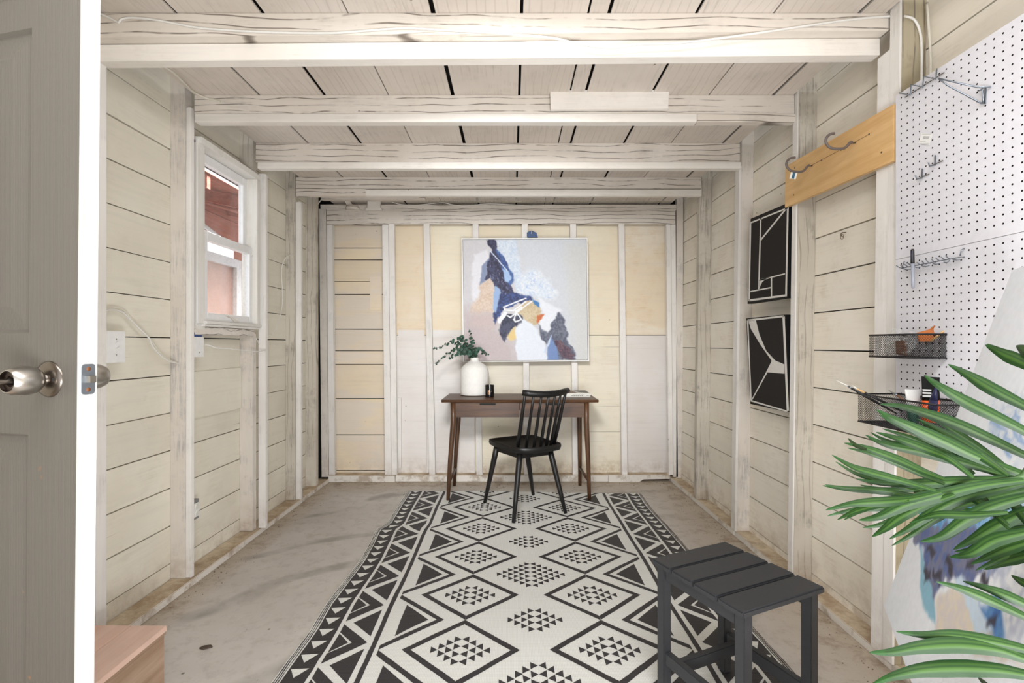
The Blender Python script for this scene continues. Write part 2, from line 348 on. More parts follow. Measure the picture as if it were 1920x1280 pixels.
def woven(name, c):
    m = NT(name); m.b.inputs['Roughness'].default_value = .6
    w = m.n('ShaderNodeTexWave', wave_type='BANDS', bands_direction='Y'); w.inputs['Scale'].default_value = 42; w.inputs['Distortion'].default_value = .6
    w2 = m.n('ShaderNodeTexWave', wave_type='BANDS', bands_direction='X'); w2.inputs['Scale'].default_value = 55
    v = m.coord((1, 1, 1), False); m.l(v, w.inputs['Vector']); m.l(v, w2.inputs['Vector'])
    mu = m.n('ShaderNodeMath', operation='MULTIPLY'); m.l(w.outputs['Fac'], mu.inputs[0]); m.l(w2.outputs['Fac'], mu.inputs[1])
    col = m.mix(mu.outputs[0], lin(tuple(x*.90 for x in c)), lin(c)); m.l(col, m.b.inputs['Base Color']); m.bump(mu.outputs[0], .5, .0015); return m.m
M['rugw'] = woven('rug_cream', (238, 238, 233)); M['rugb'] = woven('rug_black', (52, 50, 52))
def vcol(name, rough=.6, bump=.5):
    m = NT(name); m.b.inputs['Roughness'].default_value = rough; a = m.n('ShaderNodeAttribute', attribute_name='Col'); m.l(a.outputs['Color'], m.b.inputs['Base Color'])
    m.bump(m.noise(m.coord((1, 1, 1), False), 45, 6, .75), bump, .003); return m.m
M['oil'] = vcol('oil_paint'); M['palm'] = vcol('palm_leaf', .5, .1); M['palm'].node_tree.nodes['Principled BSDF'].inputs['Specular IOR Level'].default_value = .3

# ================================================================ SETTING
XL, XR = -1.69, 1.50
ZT = 2.56
def shear(v): return Vector((v.x-.028*(2.4-v.z)/2.4, v.y, v.z))      # the right wall leans in at the foot
floor = box('floor', (-2.2, 2.2, -3.2, 4.9, -.08, 0), M['floor']); tag(floor, kind='structure')
# ---- left wall
wl = thing('wall_left', (XL, 2, 0), kind='structure')
HOLE = (2.50, 3.15, 1.335, 2.19)
zs = [-.0]+[.111+.186*k for k in range(13)]+[ZT]
def planks(par, zs, y0, y1, xa, xb, mat, hole=None, fn=None, gap=.0055):
    for a, b in zip(zs, zs[1:]):
        a += gap/2; b -= gap/2
        rects = [(y0, y1, a, b)]
        if hole and b > hole[2] and a < hole[3]:
            rects = [(y0, hole[0], a, b), (hole[1], y1, a, b)]
            if a < hole[2]-.01: rects.append((hole[0], hole[1], a, hole[2]))
            if b > hole[3]+.01: rects.append((hole[0], hole[1], hole[3], b))
        for r in rects:
            o = box('plank', (xa, xb, r[0], r[1], r[2], r[3]), mat, par, .0013, fn)
planks(wl, zs, -.3, 4.12, XL-.02, XL, M['wl'], HOLE)
bm = bmesh.new()
for r in ((-.3, HOLE[0], -.0, ZT), (HOLE[1], 4.5, -.0, ZT), (HOLE[0], HOLE[1], -.0, HOLE[2]), (HOLE[0], HOLE[1], HOLE[3], ZT)): addbox(bm, (XL-.04, XL-.024, r[0], r[1], r[2], r[3]))
ob('shade_backing', bm, M['dark'], wl)  # dark sheet added so that the plank gaps look deep in shade
# sill plates (two lengths) and studs
box('sill_plate', (XL+.002, -1.578, -.3, 2.87, 0, .036), M['sill'], wl, .001, None, .003)
box('sill_plate', (XL+.002, -1.582, 2.873, 4.19, 0, .033), M['sill'], wl, .001, None, .003)
def stud(b, mat, par, lean=0, fn=None, name='stud', bev=.002):
    def f(v):
        v = Vector((v.x+lean*(v.z-b[4])/(b[5]-b[4]), v.y, v.z)); return fn(v) if fn else v
    return box(name, b, mat, par, .001, f, bev)
stud((XL, -1.58, 1.84, 1.892, .036, 2.42), M['studw'], wl)
stud((XL, -1.618, 2.40, 2.45, .036, 2.53), M['stud'], wl)
stud((-1.618, -1.592, 2.408, 2.432, .036, 2.37), M['studw'], wl, name='furring_strip')
stud((XL, -1.607, 3.01, 3.05, .036, 1.262), M['stud'], wl)
stud((XL, -1.607, 3.01, 3.05, 2.24, 2.53), M['studgrey'], wl)
stud((-1.60, -1.553, 3.06, 3.085, .036, 2.27), M['studw'], wl, name='furring_strip')
stud((XL, -1.617, 3.62, 3.67, .033, 2.53), M['studgrey'], wl)
stud((-1.617, -1.58, 3.632, 3.66, .033, 2.26), M['studw'], wl, name='furring_strip')
stud((XL, -1.603, 3.97, 4.02, .033, 2.53), M['studgrey'], wl)
box('top_plate', (XL+.002, -1.6, -.3, 4.3, 2.53, 2.57), M['studgrey'], wl)
# blocking under the window
box('blocking', (XL, -1.60, 2.452, 3.008, 1.245, 1.285), M['joist'], wl, .001)
box('repair_board', (XL, XL+.012, 2.453, 3.005, .80, 1.05), M['wl'], wl, .001)
# ---- right wall
wr = thing('wall_right', (XR, 2, 0), kind='structure')
zr = [0]+[.07+.1825*k for k in range(14)]+[ZT]
planks(wr, zr, -.3, 4.3, XR, XR+.02, M['wr'], None, shear, .006)
box('shade_backing', (XR+.025, XR+.04, -.3, 4.5, 0, ZT), M['dark'], wr, 0, shear)  # same added dark sheet behind the right planks
box('sill_plate', (1.385, 1.478, -.3, 3.02, 0, .036), M['sill'], wr, .002, None, .003)
box('sill_plate', (1.38, 1.475, 3.024, 4.28, 0, .034), M['sill'], wr, .002, None, .003)
stud((1.41, XR, 1.755, 1.80, .036, 2.53), M['rawstud'], wr, 0, shear)
stud((1.402, 1.41, 1.755, 1.80, .036, 2.53), M['studw'], wr, 0, shear, 'facing_strip', 0)
stud((1.405, 1.44, 1.801, 1.865, .036, 2.29), M['studw'], wr, 0, shear)
stud((1.41, XR, 2.385, 2.42, .036, 2.53), M['studgrey'], wr, 0, shear)
stud((1.402, 1.41, 2.385, 2.42, .036, 2.53), M['studw'], wr, 0, shear, 'facing_strip', 0)
stud((1.425, XR, 3.01, 3.06, .036, 2.53), M['stud'], wr, 0, shear)
stud((1.41, 1.425, 3.012, 3.062, .036, 2.3), M['studw'], wr, 0, shear, 'facing_strip', 0)
stud((1.405, XR, 3.63, 3.68, .034, 2.53), M['studgrey'], wr, 0, shear)
stud((1.41, XR, 1.15, 1.19, .036, 2.53), M['studgrey'], wr, 0, shear)
stud((1.41, XR, .55, .59, .036, 2.53), M['studgrey'], wr, 0, shear)
box('top_plate', (1.41, XR, -.3, 4.3, 2.53, 2.57), M['studgrey'], wr)
# ---- back wall
wb = thing('wall_back', (0, 4.3, 0), kind='structure')
YB, YF = 4.30, 4.22
def BX(u): return (u-CU)*YF/F
def bstud(ut, ub, w, z0, z1, mat=M['studw'], y0=YF, y1=4.262, name='stud'):
    xt, xb = BX(ut), BX(ub); vs = boxv(0, 1, y0, y1, z0, z1); wt = w*YF/F
    vs = [Vector(((xb if v.z < (z0+z1)/2 else xt)+v.x*wt, v.y, v.z)) for v in vs]
    return mesh(name, vs, BOXF, mat, wb)
for ut, ub, w, z0, z1, mt in ((598, 603, 13, .04, 2.37, 'stud'), (612.5, 617, 10.5, .06, 2.235, 'studw'), (716.5, 722, 11.5, .06, 2.235, 'studw'), (728.5, 734, 10.5, .06, 2.30, 'studw'),
        (794, 805, 11, .06, 2.238, 'studw'), (886, 893.5, 11, .06, 2.238, 'studw'), (978.5, 983, 11, .06, 2.238, 'studw'), (1069, 1074, 11, .06, 2.238, 'studw'), (1160, 1166, 10.5, .06, 2.238, 'studw'),
        (1249.5, 1254, 8, .06, 2.236, 'studw'), (1258, 1262.5, 8.5, .04, 2.236, 'studw'), (1269, 1268, 12, .03, 2.53, 'stud')):
    bstud(ut, ub, w, z0, z1, M[mt])
box('top_rail', (-1.612, BX(1266), YF, 4.265, 2.238, 2.358), M['joist'], wb, .001)
box('rail_cap', (-1.67, BX(1271), YF+.012, 4.27, 2.36, 2.412), M['joist'], wb, .001)
box('header', (BX(804), BX(1256), 4.18, 4.22, 2.425, 2.50), M['studgrey'], wb, .001)
box('header', (-1.60, BX(805)-.01, 4.06, 4.10, 2.404, 2.49), M['joist'], wb, .001)
box('bracket', (BX(690), BX(714), 4.20, 4.232, 2.37, 2.45), M['cleat'], wb)
box('bracket_foot', (BX(687), BX(717), 4.195, 4.222, 2.352, 2.372), M['cleat'], wb)
lathe('junction_disc', [(0, -.03), (.055, -.03), (.06, -.01), (.045, .012), (0, .012)], M['joist'], wb, (BX(661), 4.225, 2.388), 24)
box('brace', (BX(652), BX(662), 4.19, 4.21, 2.40, 2.48), M['joist'], wb, 0, lambda v: Vector((v.x-(v.z-2.4)*.55, v.y, v.z)))
box('sill_plate', (BX(617), BX(741), 4.205, YB, 0, .058), M['sillx'], wb, .001, None, .002)
box('sill_plate', (BX(742), BX(1140), 4.212, YB, .002, .058), M['sillx'], wb, .001, None, .002)
prism('sill_plate', [(BX(1140.5), 4.212, .06), (BX(1140.5), 4.212, .002), (BX(1150), 4.212, -.02), (BX(1195), 4.212, -.01), (BX(1206), 4.212, .022), (BX(1256), 4.212, .026), (BX(1256), 4.212, .06)], (0, 1, 0), .088, M['sillx'], wb)
# narrow bay of horizontal boards
vb = [422, 465, 487, 528, 552, 617, 657.5, 683, 747, 815, 882, 889]
zb = [CH-(v-CV)*YB/F for v in vb]
for i, (a, b) in enumerate(zip(zb[1:], zb)):
    t = R.uniform(-.006, .006); vs = boxv(BX(620)*1.01, BX(720)*1.012, YB, YB+.015, a+.004, b-.003)
    vs = [Vector((v.x, v.y, v.z+(t*.3 if v.x > -1.3 else 0))) for v in vs]; mesh('plank', vs, BOXF, M['patch'], wb)
box('patch_board', (BX(694)*1.018, BX(716)*1.018, YB-.008, YB-.001, CH-(581-CV)*YB/F, CH-(519-CV)*YB/F), M['patch'], wb)
def BY(u): return (u-CU)*YB/F
zseam = 1.275
for u0, u1, mu, ml in ((739, 800, 'plyo', 'plyw'), (800, 891, 'plyy', 'plyw'), (891, 983, 'plyy', 'plyc'), (983, 1075, 'plyy', 'plyc'), (1075, 1166, 'plyy', 'plyc'), (1166, 1262, 'plyo', 'plyw')):
    box('plywood_panel', (BY(u0), BY(u1)-.002, YB, YB+.012, zseam+.003, 2.33), M[mu], wb)
    box('plywood_panel', (BY(u0), BY(u1)-.002, YB, YB+.012, .04, zseam-.003), M[ml], wb)
box('seam_batten', (BX(743), BX(793), YB-.004, YB, zseam-.02, zseam+.045), M['plyw'], wb)
box('seam_batten', (BX(806), BX(864), YB-.004, YB, zseam-.02, zseam+.045), M['plyw'], wb)
box('batten', (BX(742), BX(749), YB-.02, YB, .10, .72), M['studw'], wb)
box('shade_backing', (-2.0, 1.9, 4.50, 4.52, 0, 2.6), M['dark'], wb)  # dark sheet added beyond the corner slot, shade put into its colour
# ---- ceiling
ce = thing('ceiling', (0, 2, 2.43), kind='structure')
xs = [-1.578, -1.253, -.932, -.612, -.294, .034, .2825, .362, .686, .977, 1.298, 1.40]
for i, (a, b) in enumerate(zip(xs, xs[1:])):
    g = R.uniform(.004, .007)
    t1, t2 = R.uniform(-.005, .005), R.uniform(-.005, .005)
    vs = boxv(a+g, b-g, -.3, 4.3, 2.43, 2.437); vs = [Vector((v.x+(t1 if v.y < 1 else t2), v.y, v.z)) for v in vs]
    mesh('ceiling_board', vs, BOXF, M['ceil'], ce)
box('roof_deck', (-1.75, 1.58, -.35, 4.55, 2.585, 2.61), M['roof'], ce)
def joist(y, zb, zc, ylow, thick=.04, x0=-1.575, x1=1.40, zr=0):
    f = lambda v: Vector((v.x, v.y, v.z+zr*(v.x/1.5) if v.z < 2.42 else v.z))
    j = box('joist', (x0, x1, y, y+thick, zc+.001, 2.429), M['joist'], ce, .0008, f, .0015)
    return j, f
joist(1.81, 0, 2.352, 0, .05, -1.66, 1.405, .012)
box('cleat', (-1.66, 1.405, 1.853, 1.90, 2.287, 2.351), M['cleat'], ce, .0008, lambda v: Vector((v.x, v.y, v.z+.012*v.x/1.5)), .0015)
joist(2.405, 0, 2.335, 0, .045)
box('cleat', (-1.568, .915, 2.400, 2.445, 2.293, 2.334), M['cleat'], ce, .0005, None, .0015)
box('cleat', (.917, 1.405, 2.402, 2.445, 2.294, 2.334), M['joist'], ce, .0005, None, .0015)
prism('splice_block', [(.187, 2.398, 2.437), (.19, 2.398, 2.345), (.765, 2.398, 2.347), (.768, 2.398, 2.440)], (0, -1, 0), .022, M['cleat'], ce)
joist(2.98, 0, 2.312, 0, .045)
box('cleat', (-1.56, 1.405, 2.975, 3.02, 2.272, 2.311), M['cleat'], ce, .0005, None, .0015)
joist(3.59, 0, 2.345, 0, .045, -1.60)
box('cleat', (-1.60, -1.085, 3.594, 3.63, 2.292, 2.344), M['joist'], ce, .0005, None, .0015)
box('cleat', (-1.083, 1.40, 3.585, 3.625, 2.290, 2.338), M['cleat'], ce, .0005, None, .0015)
joist(1.20, 0, 2.33, 0, .045); joist(.6, 0, 2.33, 0, .045)

wf = thing('wall_front', (0, -.3, 0), kind='structure')
for k in range(13):
    z0 = .2*k; z1 = min(z0+.197, 2.55)
    if z0 < 2.0:
        box('plank', (XL, -.95, -.34, -.32, z0, z1), M['joist'], wf); box('plank', (.95, XR, -.34, -.32, z0, z1), M['joist'], wf)
    else: box('plank', (XL, XR, -.34, -.32, z0, z1), M['joist'], wf)
# ---- window
w1 = thing('window_1', (-1.62, 2.77, 1.3), kind='structure')
wy0, wy1 = 2.545, 2.985
box('window_casing', (-1.672, -1.662, 3.036, 3.18, 1.30, 2.25), M['wintrim'], w1)
box('window_jamb', (-1.672, -1.575, 3.0, 3.035, 1.30, 2.215), M['wintrim'], w1, 0, None, .002)
box('window_jamb', (-1.70, -1.60, 2.462, 2.53, 1.27, 2.235), M['wintrim'], w1, 0, None, .002)
box('window_trim', (-1.60, -1.588, 2.452, 2.50, 1.30, 2.24), M['wintrim'], w1, 0, None, .002)
box('window_head', (-1.70, -1.575, 2.462, 3.035, 2.216, 2.25), M['wintrim'], w1, 0, None, .002)
box('window_sill', (-1.70, -1.572, 2.50, 3.05, 1.300, 1.316), M['wintrim'], w1, 0, None, .002)
box('window_apron', (-1.70, -1.58, 2.50, 3.04, 1.287, 1.299), M['wintrim'], w1, 0, None, .001)
def sash(y0, y1, z0, z1, x0, x1, st, rt, rb):
    s = box('sash', (x0, x1, y0, y0+st, z0, z1), M['win'], w1)
    bmm = bmesh.new()
    addbox(bmm, (x0, x1, y0, y0+st, z0, z1), None, .002); addbox(bmm, (x0, x1, y1-st, y1, z0, z1), None, .002)
    addbox(bmm, (x0, x1, y0+st, y1-st, z0, z0+rb), None, .002); addbox(bmm, (x0, x1, y0+st, y1-st, z1-rt, z1), None, .002)
    me = bpy.data.meshes.new('sash'); bmm.to_mesh(me); bmm.free(); me.materials.append(M['win']); s.data = me
    box('pane', ((x0+x1)/2-.002, (x0+x1)/2+.002, y0+st-.004, y1-st+.004, z0+rb-.004, z1-rt+.004), M['glass'], s)
sash(2.53, 3.0, 1.755, 2.214, -1.672, -1.642, .035, .05, .045)
sash(2.53, 3.0, 1.317, 1.79, -1.635, -1.605, .03, .045, .045)
prism('peeled_paint', [(-1.603, 2.72, 1.352), (-1.603, 2.78, 1.350), (-1.603, 2.85, 1.325), (-1.603, 2.80, 1.322), (-1.603, 2.77, 1.340)], (1, 0, 0), .003, M['sill'], w1)

# ---- neighbouring shed seen through the window
nb = thing('neighbouring_shed', (-2.75, 4.4, 0), 'red-brown boarded shed outside the small window', 'building')
XN = -2.75
hole = (4.15, 4.85, .9, 2.03)
for k in range(13):
    z0 = .0+.2*k
    for (a, b) in (((3.0, 8.0),) if not (z0+.2 > hole[2] and z0 < hole[3]) else ((3.0, hole[0]), (hole[1], 8.0))):
        box('siding_board', (XN-.03, XN, a, b, z0+.003, z0+.197), M['redwood'], nb, .002)
bw = box('window_frame', (XN-.03, XN+.03, 4.12, 4.22, .9, 2.03), M['win'], nb); tag(bw, 'white window frame of the shed')
bmw = bmesh.new()
addbox(bmw, (XN-.03, XN+.03, 4.12, 4.20, .9, 2.03)); addbox(bmw, (XN-.03, XN+.03, 4.80, 4.88, .9, 2.03)); addbox(bmw, (XN-.03, XN+.03, 4.20, 4.80, 1.95, 2.03)); addbox(bmw, (XN-.03, XN+.03, 4.20, 4.80, .9, .98))
me = bpy.data.meshes.new('window_frame'); bmw.to_mesh(me); bmw.free(); me.materials.append(M['win']); bw.data = me
box('pane', (XN-.02, XN-.012, 4.19, 4.81, .97, 1.96), M['outpane'], bw)
for k in range(8):    # soffit boards rising towards us under the eave
    a = -2.74+.14*k
    vs = boxv(a, a+.136, 3.0, 8.0, 2.55, 2.57); vs = [Vector((v.x, v.y, v.z-(v.x+2.74)*.22)) for v in vs]
    if a < -2.2: mesh('soffit_board', vs, BOXF, M['redwood'], nb)
for y in (3.5, 4.1, 4.7, 5.3, 5.9):
    vs = boxv(-2.75, -2.2, y, y+.04, 2.44, 2.54); vs = [Vector((v.x, v.y, v.z-(v.x+2.74)*.22)) for v in vs]; mesh('rafter', vs, BOXF, M['redwood'], nb)
tubeob('brace', [(-2.72, 4.05, 2.304), (-2.72, 4.75, 2.123)], .02, M['win'], nb, 6)
tubeob('brace', [(-2.7, 4.0, 2.42), (-2.4, 4.9, 2.42)], .018, M['redwood'], nb, 6)

# ================================================================ DOOR
dr = thing('door_1', (-.81, .9, 0), kind='structure')
wdir = Vector((-.973, .23, 0)).normalized(); nd = Vector((.23, .973, 0)).normalized()
corner = Vector((-.805, .90, 0))
def D(t, d, z):     # t: along the door from its latch edge, d: through its thickness (0 = face towards camera)
    p = corner+wdir*t+nd*d; p.z = z; p.x += (z-1.2)*.0095; return p
bm = bmesh.new()
T = .032
tx = [0, .122, .405, .475, .76, .80]; tz = [.03, .25, 1.022, 1.216, 1.80, 1.86, 2.02, 2.06]
def quad(a, b, c, d): bm.faces.new([bm.verts.new(p) for p in (a, b, c, d)])
def ring(t0, t1, z0, z1, d0, u0, u1, w0, w1, d1):
    o = [D(t0, d0, z0), D(t1, d0, z0), D(t1, d0, z1), D(t0, d0, z1)]; i = [D(u0, d1, w0), D(u1, d1, w0), D(u1, d1, w1), D(u0, d1, w1)]
    for k in range(4): quad(o[k], o[(k+1) % 4], i[(k+1) % 4], i[k])
for i in range(5):
    for k in range(7):
        t0, t1, z0, z1 = tx[i], tx[i+1], tz[k], tz[k+1]
        if i in (1, 3) and k in (1, 3, 5):
            a, b_, c_ = .006, .009, .052 if k != 5 else .04
            ring(t0, t1, z0, z1, 0, t0+a, t1-a, z0+a, z1-a, .007)
            ring(t0+a, t1-a, z0+a, z1-a, .007, t0+b_, t1-b_, z0+b_, z1-b_, .007)
            ring(t0+b_, t1-b_, z0+b_, z1-b_, .007, t0+c_, t1-c_, z0+c_, z1-c_, .0015)
            quad(D(t0+c_, .0015, z0+c_), D(t1-c_, .0015, z0+c_), D(t1-c_, .0015, z1-c_), D(t0+c_, .0015, z1-c_))
        else: quad(D(t0, 0, z0), D(t1, 0, z0), D(t1, 0, z1), D(t0, 0, z1))
for a in ((D(.8, 0, .03), D(.8, T, .03), D(.8, T, 2.06), D(.8, 0, 2.06)), (D(0, 0, 2.06), D(.8, 0, 2.06), D(.8, T, 2.06), D(0, T, 2.06)), (D(0, 0, .03), D(0, T, .03), D(.8, T, .03), D(.8, 0, .03)), (D(.0005, T, .03), D(.8, T, .03), D(.8, T, 2.06), D(.0005, T, 2.06))): quad(*a)
bmesh.ops.remove_doubles(bm, verts=bm.verts, dist=.0002)
ob('door_slab', bm, M['doorp'], dr)
prism('door_edge', [D(.0005, -.0004, .03), D(.0005, T+.0005, .03), D(.0005, T+.0005, 2.06), D(.0005, -.0004, 2.06)], -wdir, .0025, M['dooredge'], dr)
zk = 1.129
def KM(sgn):        # knob axis: local z points away from the face
    ax = -nd if sgn < 0 else nd
    return ax.to_track_quat('Z', 'Y').to_matrix()
for sgn, d0 in ((-1, 0), (1, T)):
    kb = lathe('knob', [(0, .0), (.0115, .0), (.0105, .011), (.0105, .014), (.0185, .017), (.0242, .024), (.0262, .034), (.0265, .043), (.0248, .055), (.0208, .0645), (.0195, .0655), (.0186, .0650)], M['steel'], dr, D(.07, d0, zk), 48, KM(sgn))
    lathe('rosette', [(.0, .0085), (.014, .0085), (.026, .0065), (.0325, .003), (.0345, .0), (.0345, -.001)], M['steeld'], kb, D(.07, d0, zk), 48, KM(sgn))
    lathe('knob_face', [(.0188, .0652), (.0180, .060), (.010, .0592), (.009, .0575), (0, .0575)], M['recess'], kb, D(.07, d0, zk), 40, KM(sgn))
    if sgn < 0:
        lathe('thumb_turn', [(0, .079), (.004, .0785), (.0048, .075), (.0045, .067), (.0072, .061), (.0075, .055)], M['steeld'], kb, D(.07, d0, zk), 24, KM(sgn))
        lathe('rosette_hole', [(0, .0), (.0028, .0), (.0028, -.001)], M['dark'], kb, D(.049, -.0075, zk+.0), 16, KM(sgn))
# latch
def E(d, z, out): return D(-.0022-out, d, z)
lp = []
for cx, cz, a0 in ((.006, .023, 90), (-.006, .023, 0), (-.006, -.023, 270), (.006, -.023, 180)):
    for k in range(5):
        a = math.radians(a0+(90-k*22.5)) if False else math.radians(a0+k*22.5*-1+90)
        lp.append(E(T/2-(math.cos(a)*.0055+(-cx if False else -cx)), zk+cz+math.sin(a)*.0055, 0))
from math import atan2
cc = sum(lp, Vector())/len(lp)
lp.sort(key=lambda p: atan2(p.z-cc.z, (p-cc).dot(nd)))
plate = prism('latch_plate', lp, -wdir, .0022, M['zinc'], dr)
box('latch_bolt', (-1, 1, -1, 1, -1, 1), M['steel'], plate, 0, lambda v: E(T/2+v.x*.0055+(.002 if v.y > 0 else 0), zk+v.z*.0062, .002+(v.y+1)*.0045))
for z in (.0195, -.0195):
    lathe('screw', [(0, .0012), (.003, .001), (.0042, .0), (.0042, -.001)], M['rust'], plate, E(T/2, zk+z, .0024), 16, (-wdir).to_track_quat('Z', 'Y').to_matrix())

# ---- plywood step just inside the door
st = thing('entry_step', (-1.4, 1.3, 0), 'pinkish plywood step box on the floor beside the open door', 'step')
for a, b in ((-1.575, -1.462), (-1.460, -1.342), (-1.340, -1.216)):
    box('step_board', (a, b, .55, 1.71, .186, .205), M['ply'], st, .0006, None, .001)
box('step_underlay', (-1.575, -1.218, .552, 1.708, .1755, .1855), M['plyside'], st)
box('side_panel', (-1.237, -1.218, .56, 1.70, .0, .175), M['plyside'], st, 0, None, .001)
box('end_panel', (-1.57, -1.238, 1.68, 1.70, .0, .175), M['plyside'], st)
box('end_panel', (-1.57, -1.238, .56, .58, .0, .175), M['plyside'], st)

# ================================================================ RUG
RC = .09; PP = .4145; Y0R, Y1R = 1.17, 3.93
kt = np.array([(1.1, 0), (1.82, -.003), (2.01, .002), (2.21, -.008), (2.44, -.002), (2.68, .003), (2.93, -.009), (3.08, -.026), (3.15, -.024), (3.19, .01), (3.43, .004), (3.95, 0)])
def warp(x, y):
    f = float(np.interp(y, kt[:, 0], kt[:, 1]))
    w = max(0., min(1., (-.45-x)/.35)); g = max(0., min(1., (x-.6)/.35))
    yy = y-(.065*max(0, min(1, (x+.2)/1.1)))*max(0, min(1, (y-3.2)/.7))
    return x+f*w+g*.006*math.sin(5*y)+.0018*math.sin(9*y+4*x), yy+.0018*math.sin(11*x+3*y)
rug = thing('area_rug', (RC, 2.5, 0), 'black and cream woven rug with diamond pattern on the concrete floor', 'rug')
bm = bmesh.new(); NX, NY = 24, 70; g = []
xa, xb = -.843, 1.005
for j in range(NY+1):
    row = []
    for i in range(NX+1):
        X, Y = warp(xa+(xb-xa)*i/NX, Y0R+(Y1R-Y0R)*j/NY); row.append((X, Y))
    g.append(row)
top = [[bm.verts.new((x, y, .006)) for x, y in r] for r in g]; bot = [[bm.verts.new((x, y, .0)) for x, y in r] for r in g]
for j in range(NY):
    for i in range(NX):
        bm.faces.new((top[j][i], top[j][i+1], top[j+1][i+1], top[j+1][i])); bm.faces.new((bot[j][i], bot[j+1][i], bot[j+1][i+1], bot[j][i+1]))
for j in range(NY):
    bm.faces.new((top[j][0], top[j+1][0], bot[j+1][0], bot[j][0])); bm.faces.new((top[j][NX], bot[j][NX], bot[j+1][NX], top[j+1][NX]))
for i in range(NX):
    bm.faces.new((top[0][i], bot[0][i], bot[0][i+1], top[0][i+1])); bm.faces.new((top[NY][i], top[NY][i+1], bot[NY][i+1], bot[NY][i]))
ob('rug_field', bm, M['rugw'], rug)
polys = []   # (list of (x,y)), z level
def clipY(p, a=Y0R+.004, b=Y1R-.004):
    def cl(p, f, inter):
        o = []
        for i in range(len(p)):
            A, B = p[i-1], p[i]
            if f(A):
                o.append(A) if False else None
            if f(B):
                if not f(A): o.append(inter(A, B))
                o.append(B)
            elif f(A): o.append(inter(A, B))
        return o
    def it(c): return lambda A, B: (A[0]+(B[0]-A[0])*(c-A[1])/(B[1]-A[1]), c)
    p = cl(p, lambda q: q[1] >= a, it(a))
    return cl(p, lambda q: q[1] <= b, it(b)) if len(p) > 2 else []
def poly(pts, lvl=0, mirror=False):
    for s in ((1, -1) if mirror else (1,)):
        q = [(RC+s*(x-RC), y) for x, y in pts]
        q = clipY(q)
        if len(q) < 3: continue
        # subdivide long edges so that the pattern follows the weave's waviness
        o = []
        for i in range(len(q)):
            A, B = q[i], q[(i+1) % len(q)]; L = math.dist(A, B); n = max(1, int(L/.05))
            for k in range(n): o.append((A[0]+(B[0]-A[0])*k/n, A[1]+(B[1]-A[1])*k/n))
        polys.append((o, lvl))
def line(pts, w, lvl=0, mirror=False):
    for A, B in zip(pts, pts[1:]):
        dx, dy = B[0]-A[0], B[1]-A[1]; L = math.hypot(dx, dy); nx, ny = -dy/L*w/2, dx/L*w/2
        poly([(A[0]+nx, A[1]+ny), (B[0]+nx, B[1]+ny), (B[0]-nx, B[1]-ny), (A[0]-nx, A[1]-ny)], lvl, mirror)
def medallion(cx, cy, n, c=.0292, p=.0465):
    for s in (-1, 1):
        for j in range(1, n+1):
            m = n+1-j
            for i in range(m):
                yc = cy+(i-(m-1)/2)*p; h = p*.42
                poly([(cx+s*c*j, yc-h), (cx+s*c*j, yc+h), (cx+s*c*(j-1)*1.0+s*.001, yc)])
CS = -.2; ys0 = 3.545    # centres of side diamonds
HW, HH = .232, PP/2
def chev(tipx, armx, tipy, hh, th):     # black V with horizontal thickness th
    s = 1 if tipx > armx else -1
    poly([(tipx, tipy), (armx, tipy+hh), (armx-s*0, tipy+hh-th*hh/abs(tipx-armx)), (tipx-s*th, tipy), (armx, tipy-hh+th*hh/abs(tipx-armx)), (armx, tipy-hh)], 0, True)
for k in range(-2, 7):
    yc = ys0-PP*k; medallion(CS, yc, 4); medallion(2*RC-CS, yc, 4)
    th = .036
    for s in (-1, 1):      # diamond outline as two halves
        poly([(CS+s*HW, yc), (CS, yc+HH), (CS, yc+HH-th*HH/HW), (CS+s*(HW-th), yc), (CS, yc-HH+th*HH/HW), (CS, yc-HH)], 0, True)
    yh = yc+HH
    medallion(RC+.008, yh, 6 if k % 2 == 1 else 4)
    # outer zigzag band and triangles
    z1, z0 = -.29, -.522
    for sgn in (1, -1):
        A = (z0, yh+sgn*HH); B = (z1, yh); h = th*.95
        poly([A, B, (B[0]-h, B[1]), (A[0]-h*0, A[1]-sgn*h*HH/(z1-z0))] if False else [(z0-.0, yh+sgn*HH), (z1, yh), (z1-h, yh), (z0-.0, yh+sgn*(HH-h*HH/(z1-z0)))], 0, True)
    poly([(-.478, yh-.118), (-.478, yh+.118), (-.36, yh)], 0, True)
poly([(-.557, 1), (-.537, 1), (-.537, 4), (-.557, 4)], 0, True)
